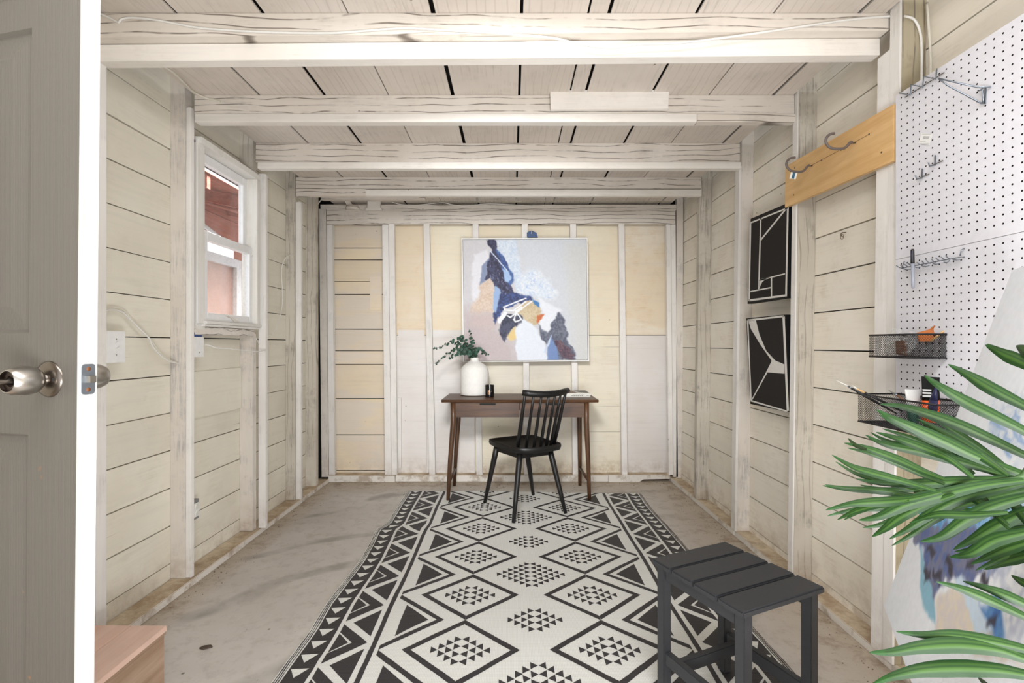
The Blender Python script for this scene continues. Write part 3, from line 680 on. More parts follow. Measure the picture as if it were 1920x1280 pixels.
# zigzag border band
P2 = PP*2/3
for k in range(-3, 10):
    yc = 2.212+P2*k-.0
    chev(-.578, -.712, yc, .128, .062)
    poly([(-.712, yc-.062), (-.712, yc+.062), (-.655, yc)], 0, True)
    yb = yc+P2/2
    poly([(-.577, yb-.098), (-.577, yb+.098), (-.676, yb)], 0, True)
poly([(-.812, 1), (-.727, 1), (-.727, 4), (-.812, 4)], 0, True)
P3 = PP/5
for k in range(0, 36):
    y = 1.17+P3*k
    poly([(-.806, y+.024), (-.742, y+.030), (-.775, y-.022)], 1, True)
for x in (-.8205, -.8285, -.8365): poly([(x-.0019, 1), (x+.0019, 1), (x+.0019, 4), (x-.0019, 4)], 0, True)
for lvl, nm, mt in ((0, 'black_weave', 'rugb'), (1, 'cream_triangles', 'rugw')):
    vs, fs = [], []
    for q, l in polys:
        if l != lvl: continue
        b = len(vs)
        for x, y in q:
            X, Y = warp(x, y); vs.append((X+R.uniform(-.0012, .0012), Y+R.uniform(-.0012, .0012), .0066+.0006*lvl))
        fs.append(tuple(range(b, b+len(q))))
    me = bpy.data.meshes.new(nm); me.from_pydata(vs, [], fs)
    bmm = bmesh.new(); bmm.from_mesh(me)
    for f in bmm.faces:
        if f.normal.z < 0: f.normal_flip()
    bmesh.ops.triangulate(bmm, faces=bmm.faces[:], ngon_method='EAR_CLIP'); bmm.to_mesh(me); bmm.free()
    o = link(nm, me, M[mt], rug)
    tag(o, kind='stuff')

# ================================================================ STOOL
sc_ = Vector((.712, 1.566, 0)); sa = math.radians(24.2)
ex = Vector((math.cos(sa), math.sin(sa), 0)); ey = Vector((math.sin(sa)*1.0, -math.cos(sa), 0))   # ex: along slats, ey: towards the camera
def SL(v): return sc_+ex*v.x+ey*v.y+Vector((0, 0, v.z))
sl = thing('side_stool', sc_, 'dark grey slatted stool standing on the near right corner of the rug', 'stool')
def slb(name, b, bev=.003, par=sl): return box(name, b, M['poly'], par, 0, SL, bev)
HLx, HLy, ZS = .173, .187, .462
wS = (2*HLy-3*.006)/4
for k in range(4):
    y = -HLy+k*(wS+.006); slb('seat_slat', (-HLx, HLx, y, y+wS, ZS-.02, ZS), .0045)
lx, ly, lw = .140, .160, .034
for sx in (-1, 1):
    for sy in (-1, 1):
        a = sx*lx; b = sy*ly
        slb('leg', (a-lw/2, a+lw/2, b-lw/2, b+lw/2, .0078, ZS-.0205))
for s in (-1, 1):
    slb('apron', (s*lx-.012, s*lx+.012, -ly+lw/2, ly-lw/2, ZS-.062, ZS-.021))
    slb('stretcher', (s*lx-.012, s*lx+.012, -ly+lw/2, ly-lw/2, .115, .158))
slb('stretcher', (-lx+.0125, lx-.0125, -.10-.012, -.10+.012, .108, .150))

# ================================================================ DESK
dk = thing('writing_desk', (.06, 3.9, 0), 'walnut writing desk with two drawers under the large painting', 'desk')
dz = .775
vs_top = boxv(-.535, .655, 3.66, 4.135, dz-.022, dz)
box('desktop', (-.535, .655, 3.66, 4.135, dz-.022, dz), M['walnut'], dk, 0, lambda v: Vector((v.x, v.y+(.012 if v.z < dz-.01 and v.y < 3.7 else 0), v.z)), .0025)
box('side_apron', (-.462, -.444, 3.73, 4.10, .637, dz-.0225), M['walnut'], dk); box('side_apron', (.562, .58, 3.73, 4.10, .637, dz-.0225), M['walnut'], dk)
box('back_apron', (-.444, .562, 4.095, 4.11, .637, dz-.0225), M['walnut'], dk)
for a, b in ((-.432, .0575), (.0615, .551)):
    d = box('drawer', (a, b, 3.695, 3.713, .638, dz-.026), M['walnut'], dk, 0, None, .0015)
    mid = (a+b)/2-.02 if a < 0 else (a+b)/2+.0
    mid = -.185 if a < 0 else .315
    box('finger_slot', (mid-.062, mid+.062, 3.693, 3.697, dz-.044, dz-.030), M['dark'], d, 0, None, .003)
    box('drawer_box', (a+.01, b-.01, 3.714, 4.05, .645, .655), M['walnut'], d)
for xt, xb, yb, yt in ((-.449, -.488, 3.702, 3.705), (.568, .592, 3.712, 3.705), (-.449, -.487, 4.10, 4.09), (.568, .575, 4.11, 4.09)):
    bm = bmesh.new(); tube(bm, [(xb, yb, .008 if yb < 3.9 else .0), ((xb*.6+xt*.4), (yb+yt)/2, .30), (xt, yt, .60), (xt, yt, dz-.0225)], [.0135, .0175, .0205, .0205], 16)
    ob('leg', bm, M['walnutz'], dk, True)
for xt, xb in ((-.476, -.476), (.585, .576)):
    tubeob('stretcher', [(xt, 3.71, .150), (xb, 4.10, .150)], .012, M['walnut'], dk, 8)

# ---- things on the desk
vz = thing('vase', (-.31, 4.015, dz), 'white speckled ceramic bottle vase with narrow neck on the desk', 'vase')
vb_ = lathe('vase_body', [(0, .001), (.108, .001), (.116, .006), (.1185, .03), (.1185, .185), (.113, .215), (.095, .243), (.070, .262), (.048, .274), (.037, .284), (.033, .296), (.034, .310), (.029, .311), (.026, .300), (.028, .28), (.10, .2), (.10, .03), (0, .02)], M['ceramic'], vz, (-.31, 4.015, dz), 48)
eu = thing('eucalyptus_branches', (-.31, 4.015, dz+.30), 'dark green eucalyptus sprigs standing in the white vase', 'plant')
def leafdisc(c, n, r, mat, par):
    n = n.normalized(); a = n.orthogonal().normalized(); b = n.cross(a); vs = [c+n*.002]; m = 8
    for k in range(m): vs.append(c+(a*math.cos(2*math.pi*k/m)+b*math.sin(2*math.pi*k/m)*.85)*r+n*.25*r*math.cos(2*math.pi*k/m)**2)
    return vs, [(0, 1+k, 1+(k+1) % m) for k in range(m)]
base = Vector((-.31, 4.015, dz+.25))
YV = 3.99
spr = [([P(878, 668, YV), P(868, 652, 3.96), P(850, 640, 3.93), P(830, 648, 3.91), P(809, 656, 3.90)], 22, .0125),
       ([P(884, 668, YV), P(872, 655, 3.93), P(852, 655, 3.90), P(834, 668, 3.88), P(815, 685, 3.86)], 22, .0125),
       ([P(888, 668, YV), P(886, 650, 3.99), P(884, 632, 3.98), P(879, 617, 3.97)], 16, .0135),
       ([P(890, 668, YV), P(896, 655, 3.97), P(905, 660, 3.95), P(917, 667, 3.94)], 12, .0135),
       ([P(886, 668, YV), P(876, 648, 3.95), P(866, 634, 3.94), P(858, 634, 3.92)], 14, .017),
       ([P(884, 666, YV), P(870, 660, 3.90), P(856, 664, 3.87), P(840, 672, 3.86)], 14, .015)]
for pts, nl, r in spr:
    c = smooth_pts([base]+pts, 8)
    s_ = tubeob('stem', c, [.0022, .001], M['estem'], eu, 5)
    for k in range(nl):
        t = .28+.72*(k/nl); i = min(int(t*(len(c)-1)), len(c)-2); p = c[i]; tg = (c[i+1]-c[i]).normalized()
        for sd in (-1, 1):
            if R.random() < .08: continue
            ang = R.uniform(0, 6.28); a = tg.orthogonal().normalized(); b = tg.cross(a); off = (a*math.cos(ang+(0 if sd > 0 else 3.1))+b*math.sin(ang+(0 if sd > 0 else 3.1)))
            rr = 1.3*r*R.uniform(.75, 1.1)*(1-.55*max(0, t-.45)/.55)
            vs, fs = leafdisc(p+off*rr*.9, off*.35+Vector((R.uniform(-.5, .5), -.8, R.uniform(-.1, .8)))+tg*.4, rr, None, None)
            o = mesh('leaf', vs, fs, M['eleaf'] if R.random() < .6 else M['eleafd'], eu)
cd = thing('candle', (-.178, 3.862, dz), 'small black glass candle jar with copper label beside the white vase', 'candle')
lathe('candle_jar', [(0, .001), (.033, .001), (.036, .004), (.0365, .095), (.0345, .097), (.033, .094), (.033, .06), (0, .06)], M['candle'], cd, (-.178, 3.862, dz), 40)
bm = bmesh.new()
for zz, w0 in ((.05, .010), (.041, .012), (.033, .010), (.024, .009)):
    for k in range(6):
        a0 = math.radians(-98-14)+k*w0/.0368/6*1.6; a1 = a0+w0/.0368/6*1.6
        vsq = [(-.178+.0369*math.cos(a), 3.862+.0369*math.sin(a), dz+zz+dz2) for a, dz2 in ((a0, 0), (a1, 0), (a1, .005), (a0, .005))]
        bm.faces.new([bm.verts.new(v) for v in vsq])
lb = ob('label', bm, M['copper'], cd)
bm = bmesh.new()
for zz, aa, w0 in ((.046, -84, .014), (.036, -82, .006)):
    a0 = math.radians(aa); a1 = a0+w0/.0369
    bm.faces.new([bm.verts.new((-.178+.0369*math.cos(a), 3.862+.0369*math.sin(a), dz+zz+q)) for a, q in ((a0, 0), (a1, 0), (a1, .003), (a0, .003))])
ob('label_print', bm, M['grey'], cd)
bk = thing('coffee_table_book', (.46, 3.95, dz), 'white-spined thick book lying on the right end of the desk', 'book')
box('pages', (.295, .615, 3.845, 4.085, dz+.003, dz+.027), M['paper'], bk)
cv = box('cover', (.292, .620, 3.84, 4.09, dz+.0272, dz+.031), M['paper'], bk, 0, None, .001)
box('cover', (.292, .620, 3.84, 4.09, dz+.0005, dz+.0028), M['paper'], bk)
box('spine', (.292, .620, 3.835, 3.8395, dz+.0005, dz+.031), M['paper'], bk, 0, None, .001)
prism('cover_picture', [(.33, 3.86, dz+.0312), (.52, 3.85, dz+.0312), (.50, 4.08, dz+.0312), (.33, 4.08, dz+.0312)], (0, 0, 1), .0004, M['brown'], bk)
prism('cover_picture', [(.545, 3.93, dz+.0312), (.615, 3.88, dz+.0312), (.615, 4.08, dz+.0312), (.51, 4.08, dz+.0312)], (0, 0, 1), .0004, M['bookgrey'], bk)
bm = bmesh.new()
for a, b, z0, z1 in [(.47+.016*i, .481+.016*i, .010, .0155+.002*(i % 2)) for i in range(6)]+[(.48+.012*i, .489+.012*i, .0205, .0225) for i in range(8)]+[(.588+.006*i, .592+.006*i, .0125, .0165) for i in range(4)]:
    addbox(bm, (a, b, 3.8343, 3.8349, dz+z0, dz+z1))
ob('spine_lettering', bm, M['grey'], bk)

# ================================================================ CHAIR
cc0 = Vector((.087, 3.523, 0)); ca = math.radians(26.5)
cx_ = Vector((math.cos(ca), math.sin(ca), 0)); cy_ = Vector((-math.sin(ca), math.cos(ca), 0))
def CHR(x, y, z): return cc0+cx_*x+cy_*y+Vector((0, 0, z))
ch = thing('spindle_chair', cc0, 'black wooden spindle-back chair pulled up to the walnut desk', 'chair')
# seat: rounded outline, dished, rolled up edge
bm = bmesh.new()
outl = [(-.165, .255), (-.05, .27), (.08, .272), (.19, .255), (.222, .20), (.225, .0), (.225, -.12), (.20, -.185), (.12, -.215), (.035, -.225), (-.06, -.215), (-.13, -.18), (-.155, -.12), (-.175, .0), (-.19, .18)]
oc = smooth_pts([Vector((x, y, 0)) for x, y in outl+[outl[0]]], 3)[:-1]; n_ = len(oc); cen = Vector((.022, .03, 0))
lay = [(.82, .440), (.97, .447), (1.0, .462), (.99, .478), (.95, .482), (.86, .473), (.6, .466), (.3, .464)]
rings = [[bm.verts.new(CHR(*(cen+(p-cen)*s).xy, z+(.008 if z > .45 and p.y < -.1 else 0))) for p in oc] for s, z in lay]
for a, b in zip(rings, rings[1:]):
    for k in range(n_): bm.faces.new((a[k], a[(k+1) % n_], b[(k+1) % n_], b[k]))
bm.faces.new(rings[0][::-1]); bm.faces.new(rings[-1]); ob('seat', bm, M['black'], ch, True)
for top, foot in (((-.111, 3.585), (-.204, 3.636)), ((.055, 3.345), (.010, 3.225)), ((.105, 3.70), (.167, 3.826)), ((.27, 3.465), (.376, 3.407))):
    T_, F_ = Vector((*top, .445)), Vector((*foot, .0095))
    tubeob('leg', [F_, F_.lerp(T_, .35), F_.lerp(T_, .8), T_], [.0125, .0165, .021, .021], M['black'], ch, 14)
for a, b in (((-.111, 3.585), (.055, 3.345)), ((.105, 3.70), (.27, 3.465)), ((-.111, 3.585), (.105, 3.70)), ((.055, 3.345), (.27, 3.465))):
    A, B = Vector((*a, 0)), Vector((*b, 0)); d = (B-A).normalized(); nrm = Vector((-d.y, d.x, 0))
    vs = []
    for z in (.408, .4385):
        for q, s in ((A, -1), (B, -1), (B, 1), (A, 1)): vs.append(q+nrm*s*.011+Vector((0, 0, z)))
    mesh('seat_rail', vs, BOXF, M['black'], ch)
NSP = 7
rail = []
for k in range(9):
    t = k/8; x = -.178+.352*t; rail.append(CHR(x+.015, -.305-.045*(1-(2*t-1)**2)+.02, .862+.014*(2*t-1)**2))
bm = bmesh.new(); tube(bm, rail, [.021, .0225, .0225, .0225, .0225, .0225, .0225, .0225, .021], 14, True, 0, .95); 
tr_ = ob('top_rail', bm, M['black'], ch, True)
for k in range(NSP):
    t = k/(NSP-1); bx = -.128+.295*t; by = -.125-.060*(1-(2*t-1)**2)
    tx_ = -.150+.318*t+.012; i = t*8*.9+.4; p1 = rail[int(i)].lerp(rail[min(int(i)+1, 8)], i-int(i))
    p0 = CHR(bx+.01, by, .470); r = .0125 if k in (0, NSP-1) else .0102
    tubeob('spindle', [p0, p0.lerp(p1, .35), p0.lerp(p1, .7), p1], [r*1.0, r*1.15, r*.9, r*.75], M['black'], ch, 10)

# ================================================================ PAINTINGS (colour laid on a fine grid in canvas space)
def vnoise(w, h, cell, seed):
    rs = np.random.RandomState(seed); gx, gy = int(w/cell)+3, int(h/cell)+3; gr = rs.rand(gy, gx)
    X = np.arange(w)/cell; Y = np.arange(h)/cell; xi = X.astype(int); yi = Y.astype(int); fx = X-xi; fy = Y-yi; fx = fx*fx*(3-2*fx); fy = fy*fy*(3-2*fy)
    a = gr[yi][:, xi]; b = gr[yi][:, xi+1]; c = gr[yi+1][:, xi]; d = gr[yi+1][:, xi+1]
    fy = fy[:, None]; return (a*(1-fx)+b*fx)*(1-fy)+(c*(1-fx)+d*fx)*fy
class Paint:
    def __init__(s, w, h, base, seed=1):
        s.w, s.h = w, h; s.img = np.zeros((h, w, 3))+np.array(base)
        s.X, s.Y = np.meshgrid((np.arange(w)+.5)/w, (np.arange(h)+.5)/h)
        s.n1 = vnoise(w, h, 9, seed)-.5; s.n2 = vnoise(w, h, 9, seed+1)-.5; s.n3 = vnoise(w, h, 3.5, seed+2)-.5; s.st = vnoise(w, h*1, 2.2, seed+3)-.5
    def poly(s, pts, c, soft=.008, wob=.02, c2=None, op=1):
        px = s.X+s.n1*wob+s.n3*wob*.5; py = s.Y+s.n2*wob+s.n3*wob*.5
        ins = np.zeros(px.shape, bool); dist = np.full(px.shape, 9.)
        m = len(pts)
        for i in range(m):
            (x0, y0), (x1, y1) = pts[i], pts[(i+1) % m]
            cond = ((y0 > py) != (y1 > py)); xi = (x1-x0)*(py-y0)/((y1-y0) if abs(y1-y0) > 1e-9 else 1e-9)+x0
            ins ^= cond & (px < xi)
            L = (x1-x0)**2+(y1-y0)**2+1e-12; t = np.clip(((px-x0)*(x1-x0)+(py-y0)*(y1-y0))/L, 0, 1)
            dist = np.minimum(dist, np.hypot(px-x0-t*(x1-x0), py-y0-t*(y1-y0)))
        sd = np.where(ins, dist, -dist); a = (np.clip(sd/soft+.5, 0, 1)*op)[..., None]
        cc = np.array(c)[None, None]+(0 if c2 is None else (np.array(c2)-np.array(c))[None, None]*np.clip(.5+s.n2+s.st*1.6, 0, 1)[..., None])
        s.img = s.img*(1-a)+cc*a
    def stroke(s, pts, c, w=.006, op=1):
        dist = np.full(s.X.shape, 9.); px = s.X+s.n3*.006; py = s.Y
        for (x0, y0), (x1, y1) in zip(pts, pts[1:]):
            L = (x1-x0)**2+(y1-y0)**2+1e-12; t = np.clip(((px-x0)*(x1-x0)+(py-y0)*(y1-y0))/L, 0, 1)
            dist = np.minimum(dist, np.hypot(px-x0-t*(x1-x0), py-y0-t*(y1-y0)))
        a = (np.clip((w-dist)/.004+.5, 0, 1)*op)[..., None]; s.img = s.img*(1-a)+np.array(c)*a
    def mesh(s, name, f, par):     # f(u,v) -> 3D, v downwards
        img = np.clip(s.img+(s.st*7)[..., None], 0, 255); w, h = s.w, s.h
        vs = [f((i)/(w-1), (j)/(h-1)) for j in range(h) for i in range(w)]
        fs = [(j*w+i, j*w+i+1, (j+1)*w+i+1, (j+1)*w+i) for j in range(h-1) for i in range(w-1)]
        me = bpy.data.meshes.new(name); me.from_pydata(vs, [], fs); me.update()
        at = me.color_attributes.new('Col', 'FLOAT_COLOR', 'POINT'); c = img.reshape(-1, 3)/255; c = np.where(c <= .04045, c/12.92, ((c+.055)/1.055)**2.4)
        at.data.foreach_set('color', np.concatenate([c, np.ones((len(c), 1))], 1).astype(np.float32).ravel())
        return link(name, me, M['oil'], par, True)
def Q(pts): return [((x-85)/1100, (y-88)/1075) for x, y in pts]
pa = Paint(230, 230, (203, 201, 205), 3)
pa.poly(Q([(560, 60), (1250, 60), (1250, 1250), (900, 1250), (700, 700), (600, 300)]), (206, 210, 217), .12, .05)
pa.poly(Q([(1000, 150), (1250, 100), (1250, 1250), (1060, 1250)]), (208, 209, 208), .12, .03)
pa.poly(Q([(60, 700), (350, 800), (540, 1000), (560, 1250), (60, 1250)]), (190, 178, 178), .14, .05)
pa.poly(Q([(60, 950), (200, 1000), (330, 1180), (60, 1250)]), (200, 186, 188), .1, .05)
pa.poly(Q([(180, 230), (310, 175), (322, 240), (245, 480), (225, 655), (165, 640), (165, 400)]), (221, 221, 227), .02, .02)
pa.poly(Q([(235, 480), (330, 430), (365, 520), (350, 600), (345, 740), (150, 745), (150, 680), (225, 600)]), (206, 184, 165), .03, .02, (214, 196, 182))
pa.poly(Q([(150, 740), (350, 740), (360, 850), (300, 900), (150, 860)]), (196, 180, 178), .06, .03)
pa.poly(Q([(375, 88), (560, 88), (610, 380), (660, 560), (560, 570), (520, 380), (420, 280)]), (196, 210, 228), .03, .02, (214, 222, 232))
pa.poly(Q([(560, 430), (700, 330), (850, 460), (930, 560), (900, 620), (700, 600), (600, 560)]), (208, 219, 234), .05, .04, (224, 228, 234))
pa.poly(Q([(325, 245), (250, 330), (232, 492), (285, 450), (300, 330)]), (130, 142, 172), .01, .01)
pa.poly(Q([(305, 88), (375, 88), (388, 180), (450, 320), (480, 450), (510, 520), (545, 575), (460, 585), (405, 560), (340, 470), (325, 430), (278, 445), (300, 330), (325, 230), (345, 180), (318, 130)]), (36, 34, 62), .008, .02, (62, 66, 100))
pa.poly(Q([(375, 170), (440, 220), (480, 320), (535, 390), (530, 460), (495, 500), (450, 430), (430, 330), (395, 240)]), (74, 108, 168), .01, .02, (44, 62, 118))
pa.poly(Q([(438, 345), (490, 370), (515, 430), (490, 470), (455, 460)]), (160, 188, 224), .012, .01)
pa.poly(Q([(405, 565), (560, 560), (650, 580), (700, 620), (640, 645), (560, 670), (440, 690), (385, 800), (350, 840), (355, 720)]), (56, 82, 142), .012, .03, (36, 44, 86))
pa.poly(Q([(375, 500), (412, 530), (400, 640), (372, 740), (345, 705), (350, 560)]), (150, 176, 216), .01, .01)
pa.poly(Q([(440, 740), (600, 750), (600, 800), (560, 855), (485, 920), (455, 990), (400, 930), (420, 850)]), (72, 76, 100), .012, .03, (40, 42, 66))
pa.poly(Q([(570, 690), (640, 630), (720, 640), (775, 700), (775, 760), (735, 830), (690, 860), (620, 800), (560, 730)]), (194, 174, 138), .012, .02, (206, 190, 160))
pa.poly(Q([(700, 622), (760, 655), (762, 700), (715, 665)]), (66, 122, 178), .008, .01)
pa.poly(Q([(740, 600), (960, 720), (900, 800), (860, 850), (860, 930), (790, 900), (750, 830), (790, 750)]), (226, 229, 236), .02, .02)
pa.poly(Q([(745, 760), (805, 750), (780, 800), (735, 835)]), (196, 106, 58), .008, .012)
pa.poly(Q([(470, 940), (545, 865), (552, 970), (500, 985)]), (222, 196, 134), .015, .015)
pa.poly(Q([(735, 830), (790, 900), (840, 930), (870, 880), (865, 840), (900, 800), (935, 735), (985, 790), (1005, 960), (1068, 1100), (1060, 1165), (900, 1165), (830, 1060), (790, 980)]), (84, 88, 108), .012, .03, (112, 116, 132))
pa.poly(Q([(545, 900), (600, 805), (680, 830), (740, 900), (795, 1000), (830, 1165), (560, 1165), (545, 1050)]), (222, 228, 237), .012, .015)
pa.poly(Q([(860, 945), (900, 1000), (925, 1165), (825, 1165), (830, 1060)]), (112, 138, 186), .012, .015)
pa.poly(Q([(885, 975), (955, 985), (1055, 1110), (1050, 1150), (955, 1150), (905, 1060)]), (112, 86, 96), .012, .03, (70, 52, 72))
pa.poly(Q([(872, 935), (822, 1010), (792, 1100), (812, 1090), (852, 1000)]), (194, 208, 230), .008, .01)
for l in ([(440, 690), (540, 650), (640, 612)], [(440, 690), (450, 715), (530, 720), (640, 640)], [(475, 765), (500, 780), (690, 640)], [(535, 795), (560, 720), (600, 690)], [(530, 800), (545, 820), (600, 800), (540, 715)], [(400, 815), (455, 745)]):
    pa.stroke(Q(l), (236, 238, 242), .0055 if l[0][0] != 400 else .016)
pa.stroke(Q([(330, 190), (480, 370)]), (205, 215, 232), .004)
for k in range(26):
    x, y = 640+R.uniform(0, 270), 360+R.uniform(0, 230)
    if x-640 < (y-330)*1.3: pa.stroke(Q([(x, y), (x+R.uniform(-22, 22), y+R.uniform(8, 26)), (x+R.uniform(10, 25), y+R.uniform(20, 40))]), (168, 190, 226), .0028, .7)
for k in range(40):
    x, y = 320+R.uniform(0, 160), 250+R.uniform(0, 320); 
    if abs((x-300)-(y-250)*.45) < 60: pa.stroke(Q([(x, y), (x+R.uniform(-8, 8), y+R.uniform(5, 16))]), (128, 130, 165), .003, .8)
pf = thing('abstract_painting', (.11, 4.17, 1.04), 'large square abstract painting in blue and white hanging above the desk', 'painting')
pTL, pTR, pBR, pBL = P(865.2, 446.5, 4.165), P(1101.6, 445.4, 4.165), P(1104.8, 676.8, 4.165), P(868, 678.5, 4.165)
def bil(a, b, c, d, u, v): return a.lerp(b, u).lerp(d.lerp(c, u), v)
e_ = .0115
pa.mesh('canvas', lambda u, v: bil(pTL, pTR, pBR, pBL, e_+(1-2*e_)*u, e_+(1-2*e_)*v)+Vector((0, .004, 0)), pf)
prism('canvas_back', [bil(pTL, pTR, pBR, pBL, u, v)+Vector((0, .006, 0)) for u, v in ((.012, .012), (.988, .012), (.988, .988), (.012, .988))], (0, 1, 0), .03, M['paper'], pf)
for (u0, v0), (u1, v1), (u2, v2), (u3, v3) in (((0, 0), (1, 0), (.991, .009), (.009, .009)), ((1, 0), (1, 1), (.991, .991), (.991, .009)), ((1, 1), (0, 1), (.009, .991), (.991, .991)), ((0, 1), (0, 0), (.009, .009), (.009, .991))):
    prism('frame_rail', [bil(pTL, pTR, pBR, pBL, *q) for q in ((u0, v0), (u1, v1), (u2, v2), (u3, v3))], (0, 1, 0), .045, M['plastic'], pf)
hg = thing('blue_hanger', (.18, 4.2, 2.12), 'crumpled blue tape hanger on the back wall above the painting', 'hanger')
prism('tape', [P(988, 444.5, 4.2), P(988, 436, 4.2), P(993, 433, 4.2), P(998, 432.5, 4.2), P(1003, 435, 4.2), P(1006, 436, 4.2), P(1008.5, 444.5, 4.2)], (0, 1, 0), .06, M['bluebox'], hg)
tubeob('nail', [P(997, 433, 4.19), P(996.5, 438, 4.185), P(996.5, 438, 4.24)], .0025, M['plastic'], hg, 6)

# ---- black and white prints on the right wall
def small_print(label, TL, TR, BR, BL, X, shapes, zoom):
    """TL.. in photo pixels on the plane x = X; shapes in crop pixels"""
    q = [PX(*p, X) for p in (TL, TR, BR, BL)]
    c = (q[0]+q[1]+q[2]+q[3])/4
    t = thing('framed_print', c, label, 'picture', 'black and white geometric prints')
    n = Vector((1, 0, 0))
    prism('canvas_block', q, n, .034, M['frameblk'], t)
    i = lambda p, s: c+(p-c)*s
    prism('print_face', [i(p, .985)-n*.0004 for p in q], n, .0006, M['artblk'], t)
    ax, az = (q[1]-q[0]), (q[3]-q[0])
    k = 0
    for pts in shapes:
        pp = []
        for (x, y) in pts:
            u, v = zoom(x, y); w = PX(u, v, X); pp.append(Vector((X-.0008, w.y, w.z)))
        prism('white_shape', pp, n, .0006, M['artwht'], t)
    box('hanging_block', (X+.035, XR-.032, c.y-.03, c.y+.03, c.z+.12, c.z+.16), M['stud'], t)
z6 = lambda x, y: (1280+x/3, 427+y/3)
def seg(a, b, w):
    (x0, y0), (x1, y1) = a, b; L = math.hypot(x1-x0, y1-y0); nx, ny = -(y1-y0)/L*w/2, (x1-x0)/L*w/2
    return [(x0+nx, y0+ny), (x1+nx, y1+ny), (x1-nx, y1-ny), (x0-nx, y0-ny)]
s1 = [seg((382, -30), (374, 412), 8), seg((374, 408), (580, 380), 11), seg((582, 385), (592, -118), 9), seg((382, -28), (592, -112), 8),
      seg((440, -55), (428, 350), 7), seg((440, 68), (592, -120), 8), seg((382, 358), (500, 335), 7), seg((500, 282), (500, 385), 7), seg((432, 295), (576, 258), 7),
      [(430, 345), (432, 292), (500, 275), (468, 288), (448, 305), (438, 325)]]
small_print('upper black print with white straight lines on the right wall', (1407.5, 410), (1477, 380.5), (1477, 558), (1401.5, 569.5), 1.386, s1, z6)
s2 = [seg((366, 520), (385, 970), 7), seg((384, 972), (590, 1032), 8), seg((568, 497), (592, 1030), 12), seg((366, 520), (570, 497), 10),
      [(370, 522), (412, 520), (432, 600), (470, 690), (520, 745), (572, 768), (574, 820), (478, 812), (392, 968), (388, 965), (468, 815), (502, 748), (440, 660), (385, 570)]]
small_print('lower black print with white curved wedge, tilted on the right wall', (1399, 596.5), (1473.5, 589.5), (1480, 773), (1407, 757), 1.384, s2, z6)

# ---- pine board with two bicycle hooks
pb = thing('hook_board', (1.38, 2.1, 1.97), 'wide pine board screwed across the right wall studs', 'board')
bq = [PX(1472.7, 312, 1.376), PX(1675.5, 195, 1.376), PX(1674, 302, 1.376), PX(1471.7, 389, 1.376)]
prism('board', bq, (1, 0, 0), .019, M['pine'], pb)
za = lambda x, y: (1440+x/7.385, 230+y/7.385)
bm = bmesh.new(); q0, q1 = PX(*za(580, 600), 1.3755), PX(*za(1400, 160), 1.3755)
tube(bm, [q0, q1], .0008, 4); ob('pencil_line', bm, M['brown'], pb)
for p in ((370, 625), (357, 1000), (1572, 410), (1400, 160), (742, 522), (1012, 378)):
    w = PX(*za(*p), 1.3755); lathe('screw', [(0, .0015), (.0035, .001), (.0038, 0)], M['steeld'], pb, w, 10, Matrix.Rotation(-math.pi/2, 3, 'Y'))
def hook(pts, label, Yh):
    ps = [za(*p) for p in pts]; n = len(ps)
    w0 = PX(*ps[-1], 1.376); pp = []
    for i, (u, v) in enumerate(ps): pp.append(P(u, v, w0.y+(0.0)*i))
    t = thing('bicycle_hook', pp[-1], label, 'hook', 'bicycle hooks on the pine board')
    bm = bmesh.new(); tube(bm, pp[:-2], .0052, 10, True, 5); o = ob('vinyl_hook', bm, M['vinyl'], t, True)
    tubeob('screw_shank', [pp[-3], pp[-2], pp[-1]+Vector((.01, 0, 0))], .0028, M['steeld'], t, 8); return t, pp
hook([(920, 148), (860, 160), (812, 205), (800, 260), (830, 320), (880, 352), (960, 362), (1050, 355), (1100, 318), (1130, 280), (1165, 270), (1180, 282), (1215, 270)], 'grey vinyl hook on the pine board nearer the pegboard', 0)
tt, pp = hook([(375, 483), (310, 492), (262, 540), (258, 600), (300, 655), (350, 672), (440, 680), (500, 660), (540, 610), (575, 588), (590, 598), (615, 590)], 'grey vinyl hook on the far end of the pine board, with blue sticker tag', 0)
w = P(*za(370, 670), pp[-1].y-.0)
tagq = [P(*za(x, y), pp[-1].y+.001) for x, y in ((325, 660), (415, 670), (385, 780), (295, 775))]
tg_ = prism('tag', tagq, (0, 1, 0), .0006, M['plastic'], tt)
prism('tag_print', [P(*za(x, y), pp[-1].y+.0006) for x, y in ((348, 685), (382, 690), (362, 775), (322, 770))], (0, 1, 0), .0004, plain('teal_print', (50, 100, 130), .5), tg_)
# small cup hook on the wall boards
w = PX(1584, 436, 1.485)
kh = thing('picture_nail', w, 'small brass hook on the right wall boards below the pine board', 'hook')
tubeob('hook_wire', [w+Vector((.02, 0, 0)), w+Vector((-.012, 0, 0)), w+Vector((-.016, 0, -.012)), w+Vector((-.006, 0, -.02))], .002, M['steeld'], kh, 6, 3)
tubeob('wire_loop', [w+Vector((-.012, math.sin(a)*.010, -.018+math.cos(a)*.012)) for a in [k*math.pi/6 for k in range(13)]], .0012, M['brown'], kh, 5)

